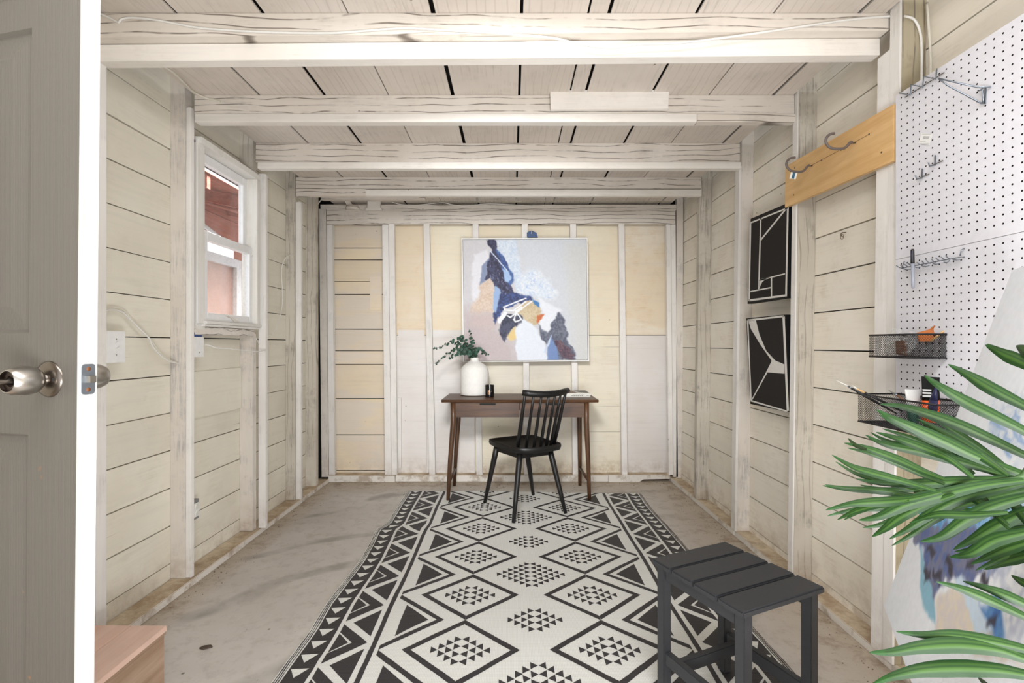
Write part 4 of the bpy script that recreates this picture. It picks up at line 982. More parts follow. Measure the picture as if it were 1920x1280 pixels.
# ================================================================ PEGBOARD
pg = thing('pegboard', (1.38, 1.1, 1.5), 'white perforated pegboard in two sheets on the near right wall', 'pegboard')
XP = 1.377; ZP = [(1.4985, 2.085), (.889, 1.497)]
M['pegm'] = plain('pegboard_white', (222, 221, 227), .35)
def pegs(name, y0, y1, z0, z1, row0):
    """real holes: each hole cell is a square ring around an octagonal bore"""
    # columns run towards the camera from the far edge, one inch apart
    pit = .0254; n = int((y1-y0-.012)/pit); mz = int((z1-z0-.006)/pit)
    bore = []; offy = y1-.0128-n*pit+pit/2; vs = []; fs = []; d = .0055; r = .0030
    ylo, yhi = offy-pit/2, offy-pit/2+n*pit; top_ = z1-.006; zlo = top_-mz*pit
    def cell(yc, zc):
        b = len(vs); h = pit/2
        sq = [(h, 0), (h, h), (0, h), (-h, h), (-h, 0), (-h, -h), (0, -h), (h, -h)]
        for (a, c) in sq: vs.append((XP, yc+a, zc+c))
        for k in range(8): vs.append((XP, yc+r*math.cos(k*math.pi/4), zc+r*math.sin(k*math.pi/4)))
        for k in range(8): vs.append((XP+d, yc+r*math.cos(k*math.pi/4), zc+r*math.sin(k*math.pi/4)))
        for k in range(8):
            k2 = (k+1) % 8; fs.append((b+k, b+8+k, b+8+k2, b+k2)); bore.append(len(fs)); fs.append((b+8+k, b+16+k, b+16+k2, b+8+k2))
    for i in range(n):
        for j in range(mz): cell(ylo+pit*(i+.5), top_-pit*(j+.5))
    def q(a, b, c, e):
        s = len(vs); vs.extend([a, b, c, e]); fs.append((s, s+1, s+2, s+3))
    for (a, b, c, e) in ((y0, ylo, z0, z1), (yhi, y1, z0, z1), (ylo, yhi, z0, zlo), (ylo, yhi, top_, z1)):
        q((XP, a, c), (XP, a, e), (XP, b, e), (XP, b, c))
    q((XP, y1, z0), (XP, y1, z1), (XP+d, y1, z1), (XP+d, y1, z0)); q((XP, y0, z1), (XP+d, y0, z1), (XP+d, y1, z1), (XP, y1, z1)); q((XP, y0, z0), (XP, y1, z0), (XP+d, y1, z0), (XP+d, y0, z0))
    o = mesh(name, vs, fs, M['pegm'], pg)
    o.data.materials.append(M['dark'])
    for i in bore: o.data.polygons[i].material_index = 1  # bore walls coloured dark as the shade inside the holes
    box('backing', (XP+.0057, XP+.0065, y0+.01, y1-.01, z0+.01, z1-.01), M['dark'], o)  # dark sheet added close behind, keeps the holes looking shaded
pegs('pegboard_sheet', .52, 1.742, ZP[0][0], ZP[0][1], 0); pegs('pegboard_sheet', .52, 1.742, ZP[1][0], ZP[1][1], 0)
XH = XP-.001
def PG(u, v, off=0): p = PX(u, v, XH); p.x -= off; return p
zc = lambda x, y: (1680+x/5.565, 120+y/5.565)
def wire(name, pts, r, par, mat='zinc', sub=0, n=6): return tubeob(name, pts, r, M[mat], par, n, sub)
# zig-zag multi-tool holder
mh = thing('tool_holder', PG(*zc(200, 280)), 'bent zinc zigzag tool holder at the top far corner of the pegboard', 'hook', 'pegboard hooks')
def in_front(x, y, off):    # a point that stands off the board by off, along the line of sight
    u, v = zc(x, y); X = XH-off; Y = F*X/(u-CU); return Vector((X, Y, CH-(v-CV)*Y/F))
wire('rail_wire', [in_front(95, 348, .004), in_front(500, 90, .004), in_front(500, 90, -.006)], .0016, mh, 'steeld')
zz = [(35, 302), (150, 325), (158, 212), (278, 242), (290, 130), (415, 155), (425, 50)]
wire('prong_wire', [in_front(x, y, .004+.018*(i % 2)) for i, (x, y) in enumerate(zz)], .0022, mh)
br = thing('tool_bracket', PG(*zc(930, 250)), 'triangular zinc wire bracket at the top of the pegboard', 'hook', 'pegboard hooks')
wire('bracket_wire', [in_front(985, 236, -.006), in_front(985, 236, .005), in_front(850, 240, .02), in_front(440, 150, .10), in_front(480, 178, .10), in_front(545, 225, .09), in_front(890, 410, .008), in_front(930, 415, .004), in_front(935, 250, .004)], .0024, br)
wire('bracket_brace', [in_front(910, 415, .006), in_front(905, 270, .012), in_front(855, 280, .02), in_front(930, 240, .004)], .0022, br)
for (a, b, c, d, lab) in (((410, 955), (408, 1055), (345, 1070), (488, 1008), 'short pegboard hook nearer the camera of the two small hooks'), ((275, 1095), (268, 1192), (210, 1205), (345, 1147), 'short pegboard hook farther from the camera of the two small hooks')):
    hk = thing('peg_hook', PG(*zc(*b)), lab, 'hook', 'pegboard hooks')
    wire('cross_wire', [in_front(*c, .003), in_front(*d, .003), in_front(*d, -.006)], .0014, hk, 'steeld')
    wire('hook_prong', [in_front(*a, -.004), in_front(*a, .004), in_front(*b, .006), in_front(c[0]+10, c[1]-6, .022), in_front(c[0]-8, c[1]-45, .03)], .0022, hk)
sk = thing('price_sticker', PG(*zc(310, 780)), 'small white barcode sticker on the upper pegboard sheet', 'sticker')
prism('sticker', [PG(*zc(x, y), .0008) for x, y in ((265, 722), (385, 728), (350, 848), (238, 830))], (1, 0, 0), .0006, M['plastic'], sk)
bm = bmesh.new()
for k in range(9):
    x = 285+k*7
    vsq = [PG(*zc(a, b), .0012) for a, b in ((x+8, 752), (x+11, 752), (x+1, 782), (x-2, 782))]; bm.faces.new([bm.verts.new(v) for v in vsq])
for y, x0, x1 in ((730, 275, 372), (808, 255, 315), (826, 248, 350), (838, 262, 345)): bm.faces.new([bm.verts.new(PG(*zc(a, b), .0012)) for a, b in ((x0, y), (x1, y+1), (x1, y+3), (x0, y+2))])
ob('barcode', bm, M['grey'], sk)
# long tool rack with a marker hanging in it
zd = lambda x, y: (1670+x/9.6, 440+y/9.6)
def fr(x, y, off):
    u, v = zd(x, y); X = XH-off; Y = F*X/(u-CU); return Vector((X, Y, CH-(v-CV)*Y/F))
rk = thing('tool_rack', PG(*zd(700, 500)), 'long zinc wire tool rack on the lower pegboard sheet', 'rack')
wire('rack_wire', [fr(1325, 400, -.005), fr(1320, 402, .002), fr(1240, 405, .012), fr(200, 598, .012), fr(245, 480, .003), fr(245, 480, -.005)], .0018, rk)
wire('rack_wire', [fr(1325, 245, -.005), fr(1320, 248, .003), fr(1270, 275, .010), fr(1250, 380, .012)], .0018, rk)
lps = [(205, 600, 100, 553), (275, 590, 175, 545), (345, 578, 245, 528), (415, 565, 315, 515), (560, 545, 470, 495), (640, 532, 560, 470), (720, 515, 640, 455), (810, 495, 730, 435), (900, 470, 810, 415), (1000, 450, 905, 400), (1080, 435, 990, 378)]
for x0, y0, x1, y1 in lps: wire('prong', [fr(x0, y0, .012), fr((x0+x1)/2, (y0+y1)/2+12, .030), fr(x1, y1, .046)], .0016, rk, 'zinc', 3, 5)
for a in ((360, 620, 200, 600), (530, 580, 400, 560), (700, 548, 560, 560), (880, 515, 760, 520), (1060, 462, 960, 492), (1245, 440, 1120, 445)): wire('lower_loop', [fr(a[0], a[1], .012), fr((a[0]+a[2])/2, max(a[1], a[3])+8, .02), fr(a[2], a[3], .012)], .0018, rk, 'zinc', 3, 5)
mk = thing('marker_pen', fr(395, 600, .03), 'grey marker pen with black cap hanging in the wire rack', 'pen')
pt, pm, pb_ = fr(392, 255, .034), fr(395, 515, .034), fr(402, 965, .034)
tubeob('cap', [pt, pt.lerp(pm, .08), pt.lerp(pm, .92), pm], [.003, .0052, .0058, .0058], M['black'], mk, 14)
tubeob('barrel', [pm, pm.lerp(pb_, .9), pm.lerp(pb_, .985), pb_], [.0052, .0048, .0042, .002], plain('grey_barrel', (160, 165, 178), .35), mk, 14)
tubeob('pocket_clip', [pt+Vector((-.006, -.003, -.006)), pt.lerp(pm, .85)+Vector((-.0065, -.003, 0))], .0012, M['navy'], mk, 5)

# ---- wire-mesh baskets
def wirebasket(x0, y0, y1, z0, z1, label, step=.0062):
    """x0: outer side, hangs on the pegboard at XP"""
    x1 = XP-.003; t = thing('mesh_basket', ((x0+x1)/2, (y0+y1)/2, z0), label, 'basket', 'mesh baskets on the pegboard')
    for z, r, nm in ((z1, .0028, 'rim'), (z0, .0024, 'base_frame')):
        c = [Vector((x0, y0, z)), Vector((x0, y1, z)), Vector((x1, y1, z)), Vector((x1, y0, z))]
        bm = bmesh.new()
        for a, b in zip(c, c[1:]+c[:1]): tube(bm, [a, b], r, 8)
        ob(nm, bm, M['mesh'], t, True)
    bm = bmesh.new(); rr = .00055
    def bar(p, q):
        d = (q-p).normalized(); a = d.orthogonal().normalized()*rr; b = d.cross(a)
        v = [bm.verts.new(s+o) for s in (p, q) for o in (a, b*1, -a*.5-b*.8)]
        for k in range(3): bm.faces.new((v[k], v[(k+1) % 3], v[3+(k+1) % 3], v[3+k]))
    def lattice(O, U, V, lu, lv):
        # diamond lattice clipped to the rectangle
        s = step*1.35
        for sg in (1, -1):
            k = -lv
            while k < lu+lv:
                a, b = (k, 0.), (k+sg*lv, lv)
                t0, t1 = 0., 1.
                dx = b[0]-a[0]
                lo, hi = sorted(((0-a[0])/dx, (lu-a[0])/dx)); t0, t1 = max(t0, lo), min(t1, hi)
                if t1-t0 > .03: bar(O+U*(a[0]+dx*t0)+V*(lv*t0), O+U*(a[0]+dx*t1)+V*(lv*t1))
                k += s
    X, Y_, Z = Vector((1, 0, 0)), Vector((0, 1, 0)), Vector((0, 0, 1))
    lattice(Vector((x0, y0, z0)), Y_, Z, y1-y0, z1-z0); lattice(Vector((x0, y0, z0)), X, Z, x1-x0, z1-z0); lattice(Vector((x0, y1, z0)), X, Z, x1-x0, z1-z0)
    lattice(Vector((x1, y0, z0)), Y_, Z, y1-y0, z1-z0); lattice(Vector((x0, y0, z0)), Y_, X, y1-y0, x1-x0)
    tag(ob('wire_mesh', bm, M['mesh'], t), kind='stuff')
    return t
wirebasket(1.270, 1.535, 1.725, 1.151, 1.2265, 'upper black wire mesh basket on the pegboard, small and full')
wirebasket(1.228, 1.402, 1.722, .922, 1.019, 'lower black wire mesh basket on the pegboard, holding brushes and tubes')
# contents of the upper basket
bag = thing('plastic_packet', (1.33, 1.62, 1.155), 'crumpled clear packet with brown insert in the upper mesh basket', 'packet')
pk = NT('packet_plastic'); pk.b.inputs['Base Color'].default_value = lin((205, 205, 200)); pk.b.inputs['Roughness'].default_value = .15; pk.b.inputs['Alpha'].default_value = .3
bm = bmesh.new(); bmesh.ops.create_grid(bm, x_segments=12, y_segments=8, size=.5)
for v in bm.verts: v.co = Vector((1.31+R.uniform(-.012, .012), 1.64+v.co.x*.12+R.uniform(-.006, .006), 1.195+v.co.y*(.07+.02*math.sin(7*v.co.x))+.012*math.sin(11*v.co.x)))
ob('packet', bm, pk.m, bag)
box('insert', (1.305, 1.315, 1.615, 1.65, 1.16, 1.205), M['brown'], bag, .004)
ff = thing('folded_fabric', (1.34, 1.57, 1.16), 'rust-orange folded scrap sticking out of the upper mesh basket', 'fabric')
prism('fabric', [P(1722, 624, 1.60), P(1745, 618, 1.59), P(1760, 606, 1.57), P(1780, 605, 1.56), P(1768, 613, 1.57), P(1755, 624, 1.58), P(1750, 640, 1.58), P(1725, 640, 1.60)], (0, .006, .001), 1, plain('rust_fabric', (190, 110, 55), .8), ff)
sp_ = thing('wooden_spatula', (1.35, 1.56, 1.16), 'pale wooden stick leaning out of the upper mesh basket', 'tool')
tubeob('stick', [P(1745, 640, 1.56), P(1768, 622, 1.55), P(1792, 611, 1.535)], .0035, M['pine'], sp_, 8)
# contents of the lower basket
zq = lambda x, y: (1560+x/4.267, 560+y/4.267)
def brush(p0, p1, p2, p3, label, ya, yb, mats):
    A, B, C_, Dn = (P(*zq(*p0), ya), P(*zq(*p1), ya+(yb-ya)*.25), P(*zq(*p2), ya+(yb-ya)*.5), P(*zq(*p3), yb))
    t = thing('paint_brush', Dn, label, 'brush', 'paint brushes in the lower basket')
    tubeob('bristles', [A, A.lerp(B, .6), B], [.0006, .0022, .0026], M[mats[0]], t, 8)
    tubeob('ferrule', [B, C_], [.0026, .0035], M[mats[1]], t, 8); tubeob('handle', [C_, C_.lerp(Dn, .4), Dn], [.0036, .0045, .0025], M[mats[2]], t, 8)
brush((30, 650), (130, 700), (155, 715), (520, 920), 'fine paint brush with pale tip, longest in the lower basket', 1.66, 1.60, ('paper', 'zinc', 'black'))
brush((160, 693), (200, 720), (260, 750), (560, 900), 'flat cream paint brush in the lower mesh basket', 1.60, 1.56, ('paper', 'pine', 'black'))
brush((450, 728), (490, 755), (520, 770), (640, 860), 'small grey paint brush lying behind the paint tubes', 1.63, 1.56, ('grey', 'zinc', 'brown'))
def ptube(corn, label, cap, body, yb, name='paint_tube', text_c=None):
    """crimp top edge (2 px points), shoulder (2), bottom (2)"""
    t = thing(name, P(*zq(*corn[4]), yb), label, 'paint tube', 'paint tubes in the lower basket')
    p = [P(*zq(*c), yb) for c in corn]
    def loft(nm, rows, mat):
        bm = bmesh.new(); rr = []
        for a, b, d in rows:
            c = (a+b)/2; h = (b-a)/2; rr.append([bm.verts.new(c+h*math.cos(k*math.pi/6)+Vector((0, 1, 0))*d*math.sin(k*math.pi/6)) for k in range(12)])
        for x, y in zip(rr, rr[1:]):
            for k in range(12): bm.faces.new((x[k], x[(k+1) % 12], y[(k+1) % 12], y[k]))
        bm.faces.new(rr[0][::-1]); bm.faces.new(rr[-1]); return ob(nm, bm, mat, t, True)
    loft('tube_top', [(p[0], p[1], .0015), (p[0].lerp(p[2], .5), p[1].lerp(p[3], .5), .008), (p[2], p[3], .014)], M[cap])
    loft('tube_body', [(p[2], p[3], .014), (p[2].lerp(p[4], .5), p[3].lerp(p[5], .5), .016), (p[4], p[5], .015)], M[body]); return t, p
t1, p1_ = ptube([(714, 620), (862, 628), (722, 812), (858, 808), (728, 985), (850, 985)], 'paint tube with black top and bright orange body', 'frameblk', 'orange', 1.50)
for r_ in range(3):
    z = 722+r_*24; q = [P(*zq(a, b), 1.4845) for a, b in ((726, z), (795, z+3), (795, z+17), (727, z+14))]; prism('label_line', q, (0, 1, 0), .001, M['plastic'], t1)
ptube([(580, 722), (716, 730), (600, 860), (690, 865), (620, 1000), (680, 1000)], 'white paint tube with green lower half beside the orange one', 'plastic', 'teal', 1.545)
ptube([(824, 704), (838, 708), (795, 812), (830, 818), (790, 920), (818, 920)], 'slim navy tube with white stripe in front of the orange tube', 'navy', 'navy', 1.462)

# ================================================================ LEANING CANVAS ON A CRATE
s_ = 1.43
Pc = Vector((.767*s_, s_, CH-.5385*s_)); Qc = Vector((.9214*s_, .8845*s_, CH+.138*s_)); bdir = Vector((-.498, -.867, 0)).normalized(); LW = .86
va = Qc-Pc; va = va-bdir*va.dot(bdir); nrm = bdir.cross(va).normalized()
if nrm.dot(Vector((0, 0, CH))-Pc) < 0: nrm = -nrm
def toc(u, v):        # photo pixel -> (s along bottom, t down from the top) on the canvas
    d = Vector(((u-CU)/F, 1, -(v-CV)/F)); o = Vector((0, 0, CH)); k = (Pc-o).dot(nrm)/d.dot(nrm); p = o+d*k-Pc
    return (p.dot(bdir)/LW, 1-p.dot(va)/va.length_squared)
zl = lambda x, y: toc(1540+x/2, 640+y/2)
pc = Paint(170, 200, (238, 243, 250), 21)
L = lambda pts: [zl(*p) for p in pts]
pc.poly(L([(640, 230), (760, 230), (760, 420), (640, 380)]), (196, 212, 232), .06, .05, (226, 232, 240))
pc.poly(L([(300, 620), (420, 560), (700, 560), (760, 600), (760, 700), (480, 760), (380, 720)]), (92, 158, 214), .03, .05, (170, 206, 236))
pc.poly(L([(345, 700), (450, 680), (560, 700), (700, 640), (760, 650), (720, 780), (660, 880), (600, 860), (540, 900), (500, 860), (450, 900), (430, 990), (400, 930), (380, 800)]), (120, 124, 152), .015, .04, (84, 104, 160))
pc.poly(L([(372, 770), (395, 860), (430, 970), (428, 1070), (400, 1040), (372, 900)]), (140, 190, 212), .01, .02)
pc.poly(L([(440, 950), (520, 890), (600, 1000), (690, 1120), (760, 1200), (430, 1110), (432, 1000)]), (228, 218, 202), .02, .03, (214, 206, 204))
pc.poly(L([(590, 960), (660, 950), (690, 1090), (640, 1120)]), (96, 150, 208), .02, .04, (60, 110, 180))
pc.poly(L([(500, 875), (530, 860), (640, 1080), (590, 1090)]), (204, 224, 242), .01, .02)
pc.poly(L([(640, 860), (760, 700), (760, 1130), (700, 1100)]), (196, 204, 224), .02, .04, (236, 240, 246))
for x, y in ((390, 850), (430, 850), (470, 810), (400, 770), (600, 870), (550, 800), (620, 1010)): pc.poly(L([(x, y), (x+30, y+10), (x+22, y+45), (x-6, y+25)]), (58, 56, 72), .01, .03)
for k in range(16):
    x, y = R.uniform(640, 760), R.uniform(250, 420); pc.stroke(L([(x, y), (x+R.uniform(-18, 18), y+20), (x+14, y+30)]), (150, 180, 222), .004, .8)
lc = thing('leaning_canvas', Pc+bdir*.4, 'large white-edged abstract canvas leaning against the pegboard behind the palm', 'painting')
fq = lambda u, v: Pc+bdir*LW*u+va*(1-v)
pc.mesh('canvas', lambda u, v: fq(u, v)+nrm*.0006, lc)
prism('stretcher', [fq(0, 0), fq(1, 0), fq(1, 1), fq(0, 1)], -nrm, .018, M['plastic'], lc)
cr = thing('crate', tuple((Pc+bdir*.62).xy)+(0,), 'plain wooden crate below the leaning canvas', 'crate')
ctr = Pc+bdir*.62; ctr.z = 0; side = nrm.copy(); side.z = 0; side.normalize(); zt = Pc.z-.007
def CR(v): return ctr+bdir*v.x+side*v.y+Vector((0, 0, v.z))
for k in range(5):
    a = -.02+0*k; z0 = .003+k*(zt-.02)/5
    for y in (-.13, .12): box('crate_slat', (-.16, .16, y, y+.012, z0, z0+(zt-.02)/5-.012), M['ply'], cr, 0, CR)
    for x in (-.172, .160): box('crate_slat', (x, x+.012, -.13, .132, z0, z0+(zt-.02)/5-.012), M['ply'], cr, 0, CR)
box('crate_top', (-.172, .172, -.13, .132, zt-.018, zt), M['ply'], cr, 0, CR)

# ================================================================ PALM
pl = thing('potted_palm', (.80, .22, 0), 'green artificial palm with striped leaves at the right edge, near the camera', 'plant')
lathe('pot', [(0, .0), (.13, .0), (.16, .26), (.165, .28), (.15, .28), (.148, .25), (0, .25)], M['soil'], pl, (.80, .22, 0), 28)
gx = (.80, .22)
def frond(name_pts, leaves):
    r = tubeob('frond', name_pts, [.006, .003], M['palms'], pl, 8, 6)
    for Ls in leaves: leaflet(r, *Ls)
M['palms'] = plain('palm_stalk', (50, 80, 32), .6)
def leaflet(par, pts, w, ys, twist=0.):
    """pts in photo pixels tip -> base, ys: depths at tip and base, w: half width in m"""
    n = len(pts); pp = smooth_pts([P(u, v, ys[0]+(ys[1]-ys[0])*i/(n-1)) for i, (u, v) in enumerate(pts)], 7); m = len(pp)
    vs, fs, cols = [], [], []
    prof = [0., .25, .5, .75, 1.]; cw = 9
    for i, p in enumerate(pp):
        t = i/(m-1); tg = (pp[min(i+1, m-1)]-pp[max(i-1, 0)]).normalized(); view = (Vector((0, 0, CH))-p).normalized()
        sd = tg.cross(view).normalized(); nn = sd.cross(tg).normalized()
        if twist: sd = (sd*math.cos(twist)+nn*math.sin(twist)).normalized(); nn = sd.cross(tg).normalized()
        ww = w*(.0+min(1, (t/.42)**.8 if t < .42 else 1))*(1 if t < .55 else 1-.62*((t-.55)/.45))+.0003
        for k in range(cw):
            q = -1+2*k/(cw-1); vs.append(p+sd*q*ww-nn*(abs(q)*ww*.22)); 
            a = abs(q)
            st = math.exp(-((q-.12)/.16)**2)+.45*math.exp(-((q+.5)/.14)**2); g = (18, 48, 12); y = (92, 118, 44); c0 = (34, 92, 30)
            mixv = st*.75*min(1, t*3.); gr_ = tuple(g[j]*(1-mixv)+y[j]*mixv for j in range(3))
            if t < .12: gr_ = tuple(x*.75+yy*.25 for x, yy in zip(gr_, (36, 92, 32)))
            cols.append(gr_)
    for i in range(m-1):
        for k in range(cw-1): fs.append((i*cw+k, i*cw+k+1, (i+1)*cw+k+1, (i+1)*cw+k))
    me = bpy.data.meshes.new('leaflet'); me.from_pydata([tuple(v) for v in vs], [], fs); me.update()
    at = me.color_attributes.new('Col', 'FLOAT_COLOR', 'POINT'); c = np.array(cols)/255; c = np.where(c <= .04045, c/12.92, ((c+.055)/1.055)**2.4)
    at.data.foreach_set('color', np.concatenate([c, np.ones((len(c), 1))], 1).astype(np.float32).ravel())
    link('leaflet', me, M['palm'], par, True)
def zf(pts): return [(1540+x/2, 640+y/2) for x, y in pts]
w_ = .0083
A = [([(730, 15), (770, 35), (840, 80)], w_), ([(615, 12), (680, 45), (760, 82), (860, 140)], w_*1.15), ([(475, 85), (550, 125), (640, 178), (760, 240), (880, 310)], w_*1.15),
     ([(385, 125), (440, 165), (540, 225), (640, 275), (760, 335), (900, 420)], w_*1.1), ([(220, 235), (300, 243), (400, 272), (520, 315), (640, 368), (760, 425), (880, 480)], w_*1.05),
     ([(205, 255), (260, 285), (350, 325), (460, 375), (600, 440), (760, 500), (880, 535)], w_*1.05), ([(205, 340), (290, 365), (400, 405), (480, 440), (570, 510)], w_*.8), ([(165, 350), (240, 385), (380, 415), (520, 450), (620, 480), (700, 510)], w_*.95),
     ([(85, 380), (170, 400), (280, 440), (380, 485), (460, 515)], w_*.75), ([(100, 362), (130, 390), (170, 405)], w_*.35), ([(40, 425), (120, 470), (220, 500), (330, 530), (430, 560)], w_*.7),
     ([(130, 515), (220, 530), (350, 532), (500, 525), (640, 520), (780, 512), (880, 505)], w_*.95), ([(5, 540), (90, 552), (210, 560), (330, 578), (400, 590)], w_*.6),
     ([(15, 632), (120, 608), (240, 600), (340, 590), (450, 565)], w_*.85), ([(60, 668), (130, 635), (220, 612), (330, 598)], w_*.55), ([(140, 670), (220, 655), (330, 605), (450, 575), (600, 540), (760, 520)], w_*1.15),
     ([(190, 732), (240, 700), (300, 655), (400, 610), (500, 575)], w_*.9), ([(255, 740), (330, 700), (420, 640), (520, 590), (700, 545), (800, 525)], w_*1.0),
     ([(370, 750), (450, 730), (540, 670), (640, 620), (760, 585), (880, 560)], w_*1.15), ([(495, 780), (580, 735), (660, 690), (760, 640), (880, 590)], w_*1.2),
     ([(480, 808), (560, 795), (650, 745), (760, 718), (880, 690)], w_*1.1), ([(560, 835), (640, 800), (700, 775), (780, 750), (880, 720)], w_*1.05), ([(610, 855), (690, 825), (770, 803), (880, 780)], w_*1.0),
     ([(330, 680), (430, 650), (560, 650), (700, 640)], w_*.7), ([(420, 520), (520, 560), (620, 620), (700, 690)], w_*.7), ([(360, 290), (470, 350), (600, 430), (700, 500)], w_*.9), ([(640, 520), (700, 580), (760, 660), (800, 720)], w_*.8), ([(540, 520), (600, 580), (660, 660)], w_*.6)]
K = []
for i, (p, w) in enumerate(A):
    yb = .70+.012*((i*7) % 5); K.append((zf(p), w, (yb+.07, yb-.02)))
for i, (p, w) in enumerate(A):
    if i in (9, 27, 26): continue
    dx, dy = R.uniform(6, 26), R.uniform(-26, 30)
    q = [(x+dx*(1-j/len(p)), y+dy) for j, (x, y) in enumerate(p)]
    yb = .735+.01*((i*5) % 4); K.append((zf(q), w*.72, (yb+.07, yb)))
frond([(gx[0], gx[1], .27), (gx[0]+.01, .42, .62), P(2010, 905, .66), P(1905, 897, .70), P(1790, 915, .745), P(1715, 925, .77)], K)
B = [([(430, 900), (520, 925), (620, 965), (760, 1030), (880, 1090)], w_*.85), ([(530, 898), (620, 925), (700, 955), (800, 1000), (900, 1050)], w_*.85), ([(712, 876), (760, 905), (860, 960)], w_*.6)]
frond([(gx[0], gx[1], .27), (gx[0], .40, .5), P(2060, 1180, .62), P(1990, 1150, .66)], [(zf(p), w, (.72, .66)) for p, w in B])
Cc = [([(280, 1087), (380, 1100), (500, 1103), (640, 1125), (760, 1152), (880, 1190)], w_*.95), ([(180, 1165), (260, 1165), (380, 1145), (520, 1138), (660, 1155), (760, 1188), (880, 1230)], w_*1.15),
     ([(190, 1285), (270, 1255), (380, 1232), (520, 1225), (660, 1232), (760, 1248), (880, 1270)], w_*1.2), ([(585, 1255), (620, 1290), (650, 1330)], w_*.4)]
frond([(gx[0], gx[1], .27), (gx[0], .36, .42), P(2100, 1290, .6), P(1990, 1255, .63)], [(zf(p), w, (.70, .62)) for p, w in Cc])

# ================================================================ ELECTRICAL BITS, CABLES
sw = thing('light_switch', (-1.6, 1.945, 1.18), 'oversized white light switch plate on the left wall beside the doorway post', 'switch')
yA, yB, zA, zB = 1.897, 1.991, 1.120, 1.247
box('switch_box', (XL, -1.592, yA+.008, yB-.012, zA+.015, zB-.015), M['plastic'], sw)
box('cover_plate', (-1.592, -1.585, yA, yB, zA, zB), M['plastic'], sw, 0, None, .002)
box('toggle', (-1.586, -1.572, (yA+yB)/2-.005, (yA+yB)/2+.005, 1.178, 1.198), M['plastic'], sw, 0, lambda v: Vector((v.x, v.y, v.z+(v.x+1.586)*.7)), .001)
for z in (1.152, 1.215): lathe('screw', [(0, .0015), (.003, .001), (.0032, 0)], M['grey'], sw, (-1.585, (yA+yB)/2, z), 10, Matrix.Rotation(math.pi/2, 3, 'Y'))
jb = thing('junction_box', (-1.6, 2.47, 1.17), 'small white blank cover on the left wall under the window corner', 'electrical box')
box('blue_box', (XL, -1.602, 2.437, 2.51, 1.14, 1.255), M['bluebox'], jb, 0, None, .002)
box('cover_plate', (-1.602, -1.597, 2.436, 2.516, 1.130, 1.232), M['plastic'], jb, 0, None, .0015)
lathe('screw', [(0, .0015), (.003, .001), (.0032, 0)], M['steeld'], jb, (-1.597, 2.478, 1.152), 10, Matrix.Rotation(math.pi/2, 3, 'Y'))
ou = thing('wall_outlet', (-1.63, 2.475, .35), 'bare electrical outlet without cover low on the left wall', 'outlet')
box('outlet_box', (XL, -1.615, 2.443, 2.505, .300, .400), M['grey'], ou, 0, None, .002)
box('receptacle', (-1.615, -1.606, 2.452, 2.497, .315, .385), M['plastic'], ou, 0, None, .004)
for z in (.333, .368): lathe('socket', [(0, .002), (.013, .002), (.014, 0)], M['paper'], ou, (-1.606, 2.475, z), 16, Matrix.Rotation(math.pi/2, 3, 'Y'))
z5 = lambda x, y: (190+x/5.818, 560+y/5.818)
def cable(label, pts, r, mat, group=None, flat=1., straps=()):
    c = [Vector(p) for p in pts]; o = tubeob('electrical_cable', c, r, M[mat], None, 8, 5, flat); tag(o, label, 'cable', group); return o
cable('lower white cable looping from the switch to the second left stud', [PX(*z5(*p), x) for p, x in (((40, 140), -1.63), ((70, 125), -1.64), ((150, 122), -1.66), ((250, 160), -1.66), ((330, 240), -1.655), ((420, 330), -1.65), ((520, 430), -1.645), ((560, 520), -1.64), ((640, 610), -1.64), ((740, 680), -1.64))]+[P(*z5(840, 702), 2.40), P(*z5(850, 702), 2.43)], .0032, 'cablew', 'cables on the left wall')
cable('upper grey-white cable looping above the switch plate', [PX(*z5(*p), x) for p, x in (((40, 120), -1.63), ((100, 98), -1.655), ((200, 100), -1.665), ((270, 150), -1.665), ((320, 215), -1.66), ((400, 300), -1.655), ((500, 400), -1.65), ((580, 500), -1.648), ((650, 600), -1.648), ((745, 668), -1.645))]+[P(*z5(825, 690), 2.40), P(*z5(835, 690), 2.43)], .0028, 'cable', 'cables on the left wall')
cable('white cable running from the blank cover to the stud under the window', [PX(384, 646, -1.60), PX(395, 648, -1.59), PX(406, 652, -1.575), PX(430, 653.7, -1.565), PX(458, 657, -1.56), PX(482, 659, -1.552), PX(498, 656, -1.548)], .0032, 'cablew', 'cables on the left wall')
cable('thin white cable climbing to the fourth left stud', [PX(480, 634, -1.61), PX(488, 645, -1.60), PX(496.7, 634, -1.58), PX(513, 622, -1.60), PX(525, 594, -1.62), PX(530, 560, -1.64), PX(528, 510, -1.65), PX(533, 487, -1.65), P(546, 477, 3.615), P(548, 477, 3.64)], .003, 'cablew', 'cables on the left wall')
cable('cream cable squeezed between the left stud strip and the window post', [PX(u, v, -1.605) for u, v in ((369, 328), (373, 345), (376.5, 372), (375.5, 400), (375, 430), (373, 470), (374.5, 500), (371, 530), (369, 560), (368.5, 600), (369, 625))], .0035, 'cablew', 'cables beside the window')
cable('second cream cable bulging beside the window post', [PX(u, v, -1.612) for u, v in ((368.5, 345), (371, 365), (374, 390), (374, 415), (371, 440), (369.5, 470), (369.5, 500), (372, 525), (369, 545))], .0035, 'cable', 'cables beside the window')
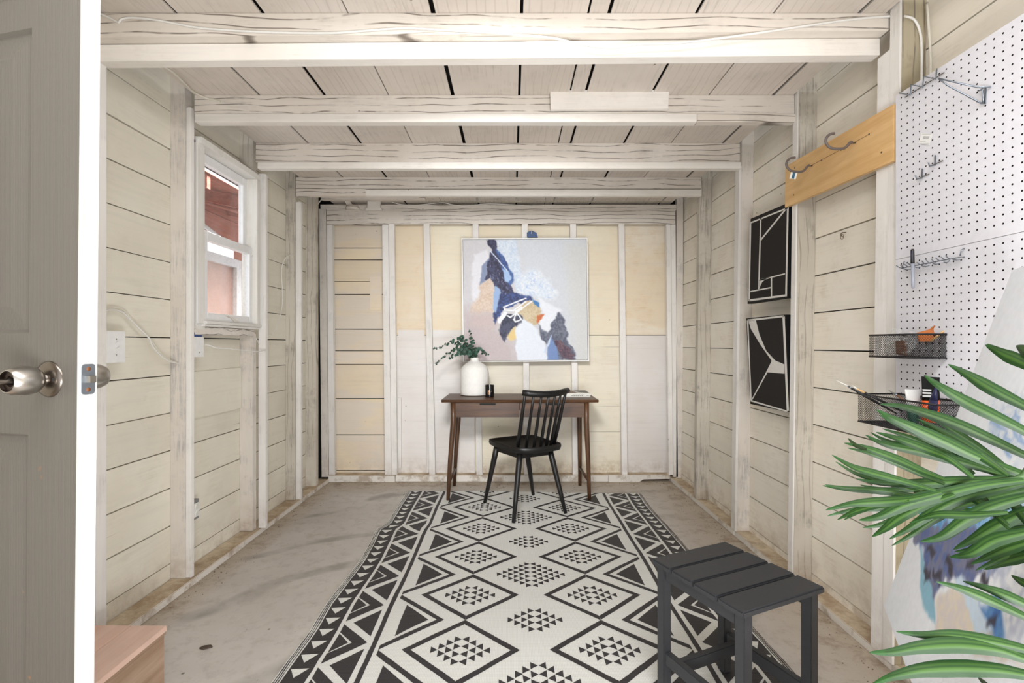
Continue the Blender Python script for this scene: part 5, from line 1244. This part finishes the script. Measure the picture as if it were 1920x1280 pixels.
z1_ = [(150, 14, 1.806), (183, 24, 1.806), (205, 33, 1.806), (222, 42, 1.806), (228, 36, 1.806), (250, 33, 1.806), (290, 37, 1.806), (333, 45, 1.806), (380, 53, 1.806), (450, 58, 1.806), (520, 61, 1.806), (620, 62, 1.806), (700, 56.7, 1.806), (760, 53, 1.806), (833, 56.7, 1.806), (900, 60, 1.806), (960, 65, 1.806), (1000, 67.7, 1.804), (1040, 72, 1.802), (1080, 81, 1.80), (1120, 88, 1.80), (1160, 88.7, 1.80), (1200, 83, 1.80), (1280, 80, 1.802), (1400, 65, 1.806), (1500, 50, 1.806), (1600, 36, 1.806), (1677, 30, 1.80), (1700, 31, 1.745), (1715, 38, 1.745), (1725, 60, 1.745), (1728, 90, 1.745), (1728, 140, 1.745), (1726, 200, 1.75)]
cable('long white cable sagging along the nearest ceiling joist', [P(*p) for p in z1_], .0042, 'cablew', None, 1.)
cable('white cable running down the near right corner behind the pegboard', [PX(u, v, 1.475) for u, v in ((1738, 5), (1742, 60), (1745, 110), (1744, 170))], .004, 'cable')
cable('pair of cream cables running under the ceiling edge at the left stud', [P(285, 112, 1.93), P(320, 132, 2.06), P(345, 155, 2.2), P(362, 172, 2.33), P(385, 183, 2.395), P(412, 190, 2.397)], .0045, 'cable', None)
cable('white cable arching over the top left corner of the back wall', [P(606, 372, 4.08), P(600, 377, 4.12), P(594.5, 388, 4.14), P(594, 410, 4.16), P(594, 450, 4.16), P(596, 490, 4.16)], .0045, 'cablew')
cable('thin white cable lying on the back wall top rail', [P(735, 379, 4.10), P(752, 383, 4.15), P(775, 384.5, 4.19), P(800, 382.5, 4.195), P(830, 380, 4.17), P(850, 384, 4.175), P(870, 386, 4.175), P(890, 384, 4.17), P(915, 382, 4.17), P(950, 383, 4.17), P(998, 386, 4.175)], .003, 'cablew')
# bits of debris on the slab
wc = thing('wood_chip', (-1.15, 1.82, 0), 'dark wood chip lying on the concrete floor near the step', 'debris')
p = P(386, 1215, 1087.45/(1215-645)); prism('chip', [(p.x-.022, p.y-.006, .001), (p.x-.004, p.y-.012, .001), (p.x+.024, p.y+.004, .001), (p.x+.012, p.y+.013, .001), (p.x-.012, p.y+.008, .001)], (0, 0, 1), .006, M['debris'], wc)

bm = bmesh.new()
def crumb(x, y, z, r):
    a = R.uniform(0, 6)
    v = [bm.verts.new((x+r*math.cos(a+k*2.1)*R.uniform(.5, 1.4), y+r*math.sin(a+k*2.1)*R.uniform(.5, 1.4), z)) for k in range(3)]
    t = bm.verts.new((x, y, z+r*.7)); bm.faces.new(v)
    for k in range(3): bm.faces.new((v[k], v[(k+1) % 3], t))
for k in range(420):
    q = R.random(); d = abs(R.gauss(0, .06))
    if q < .38: crumb(-1.57+d, R.uniform(1.7, 4.15), .0005, R.uniform(.001, .0045))
    elif q < .78: crumb(1.372-d*1.6, R.uniform(1.6, 4.15), .0005, R.uniform(.001, .0045))
    else: crumb(R.uniform(-1.5, 1.3), 4.195-d, .0005, R.uniform(.001, .005))
for k in range(60): crumb(R.uniform(-1.5, -.9), R.uniform(1.7, 4.1), .0005, R.uniform(.0008, .0025))
gt = ob('floor_grit', bm, M['debris']); tag(gt, 'dark grit and crumbs strewn on the slab along the sill plates', 'debris', None, 'stuff')
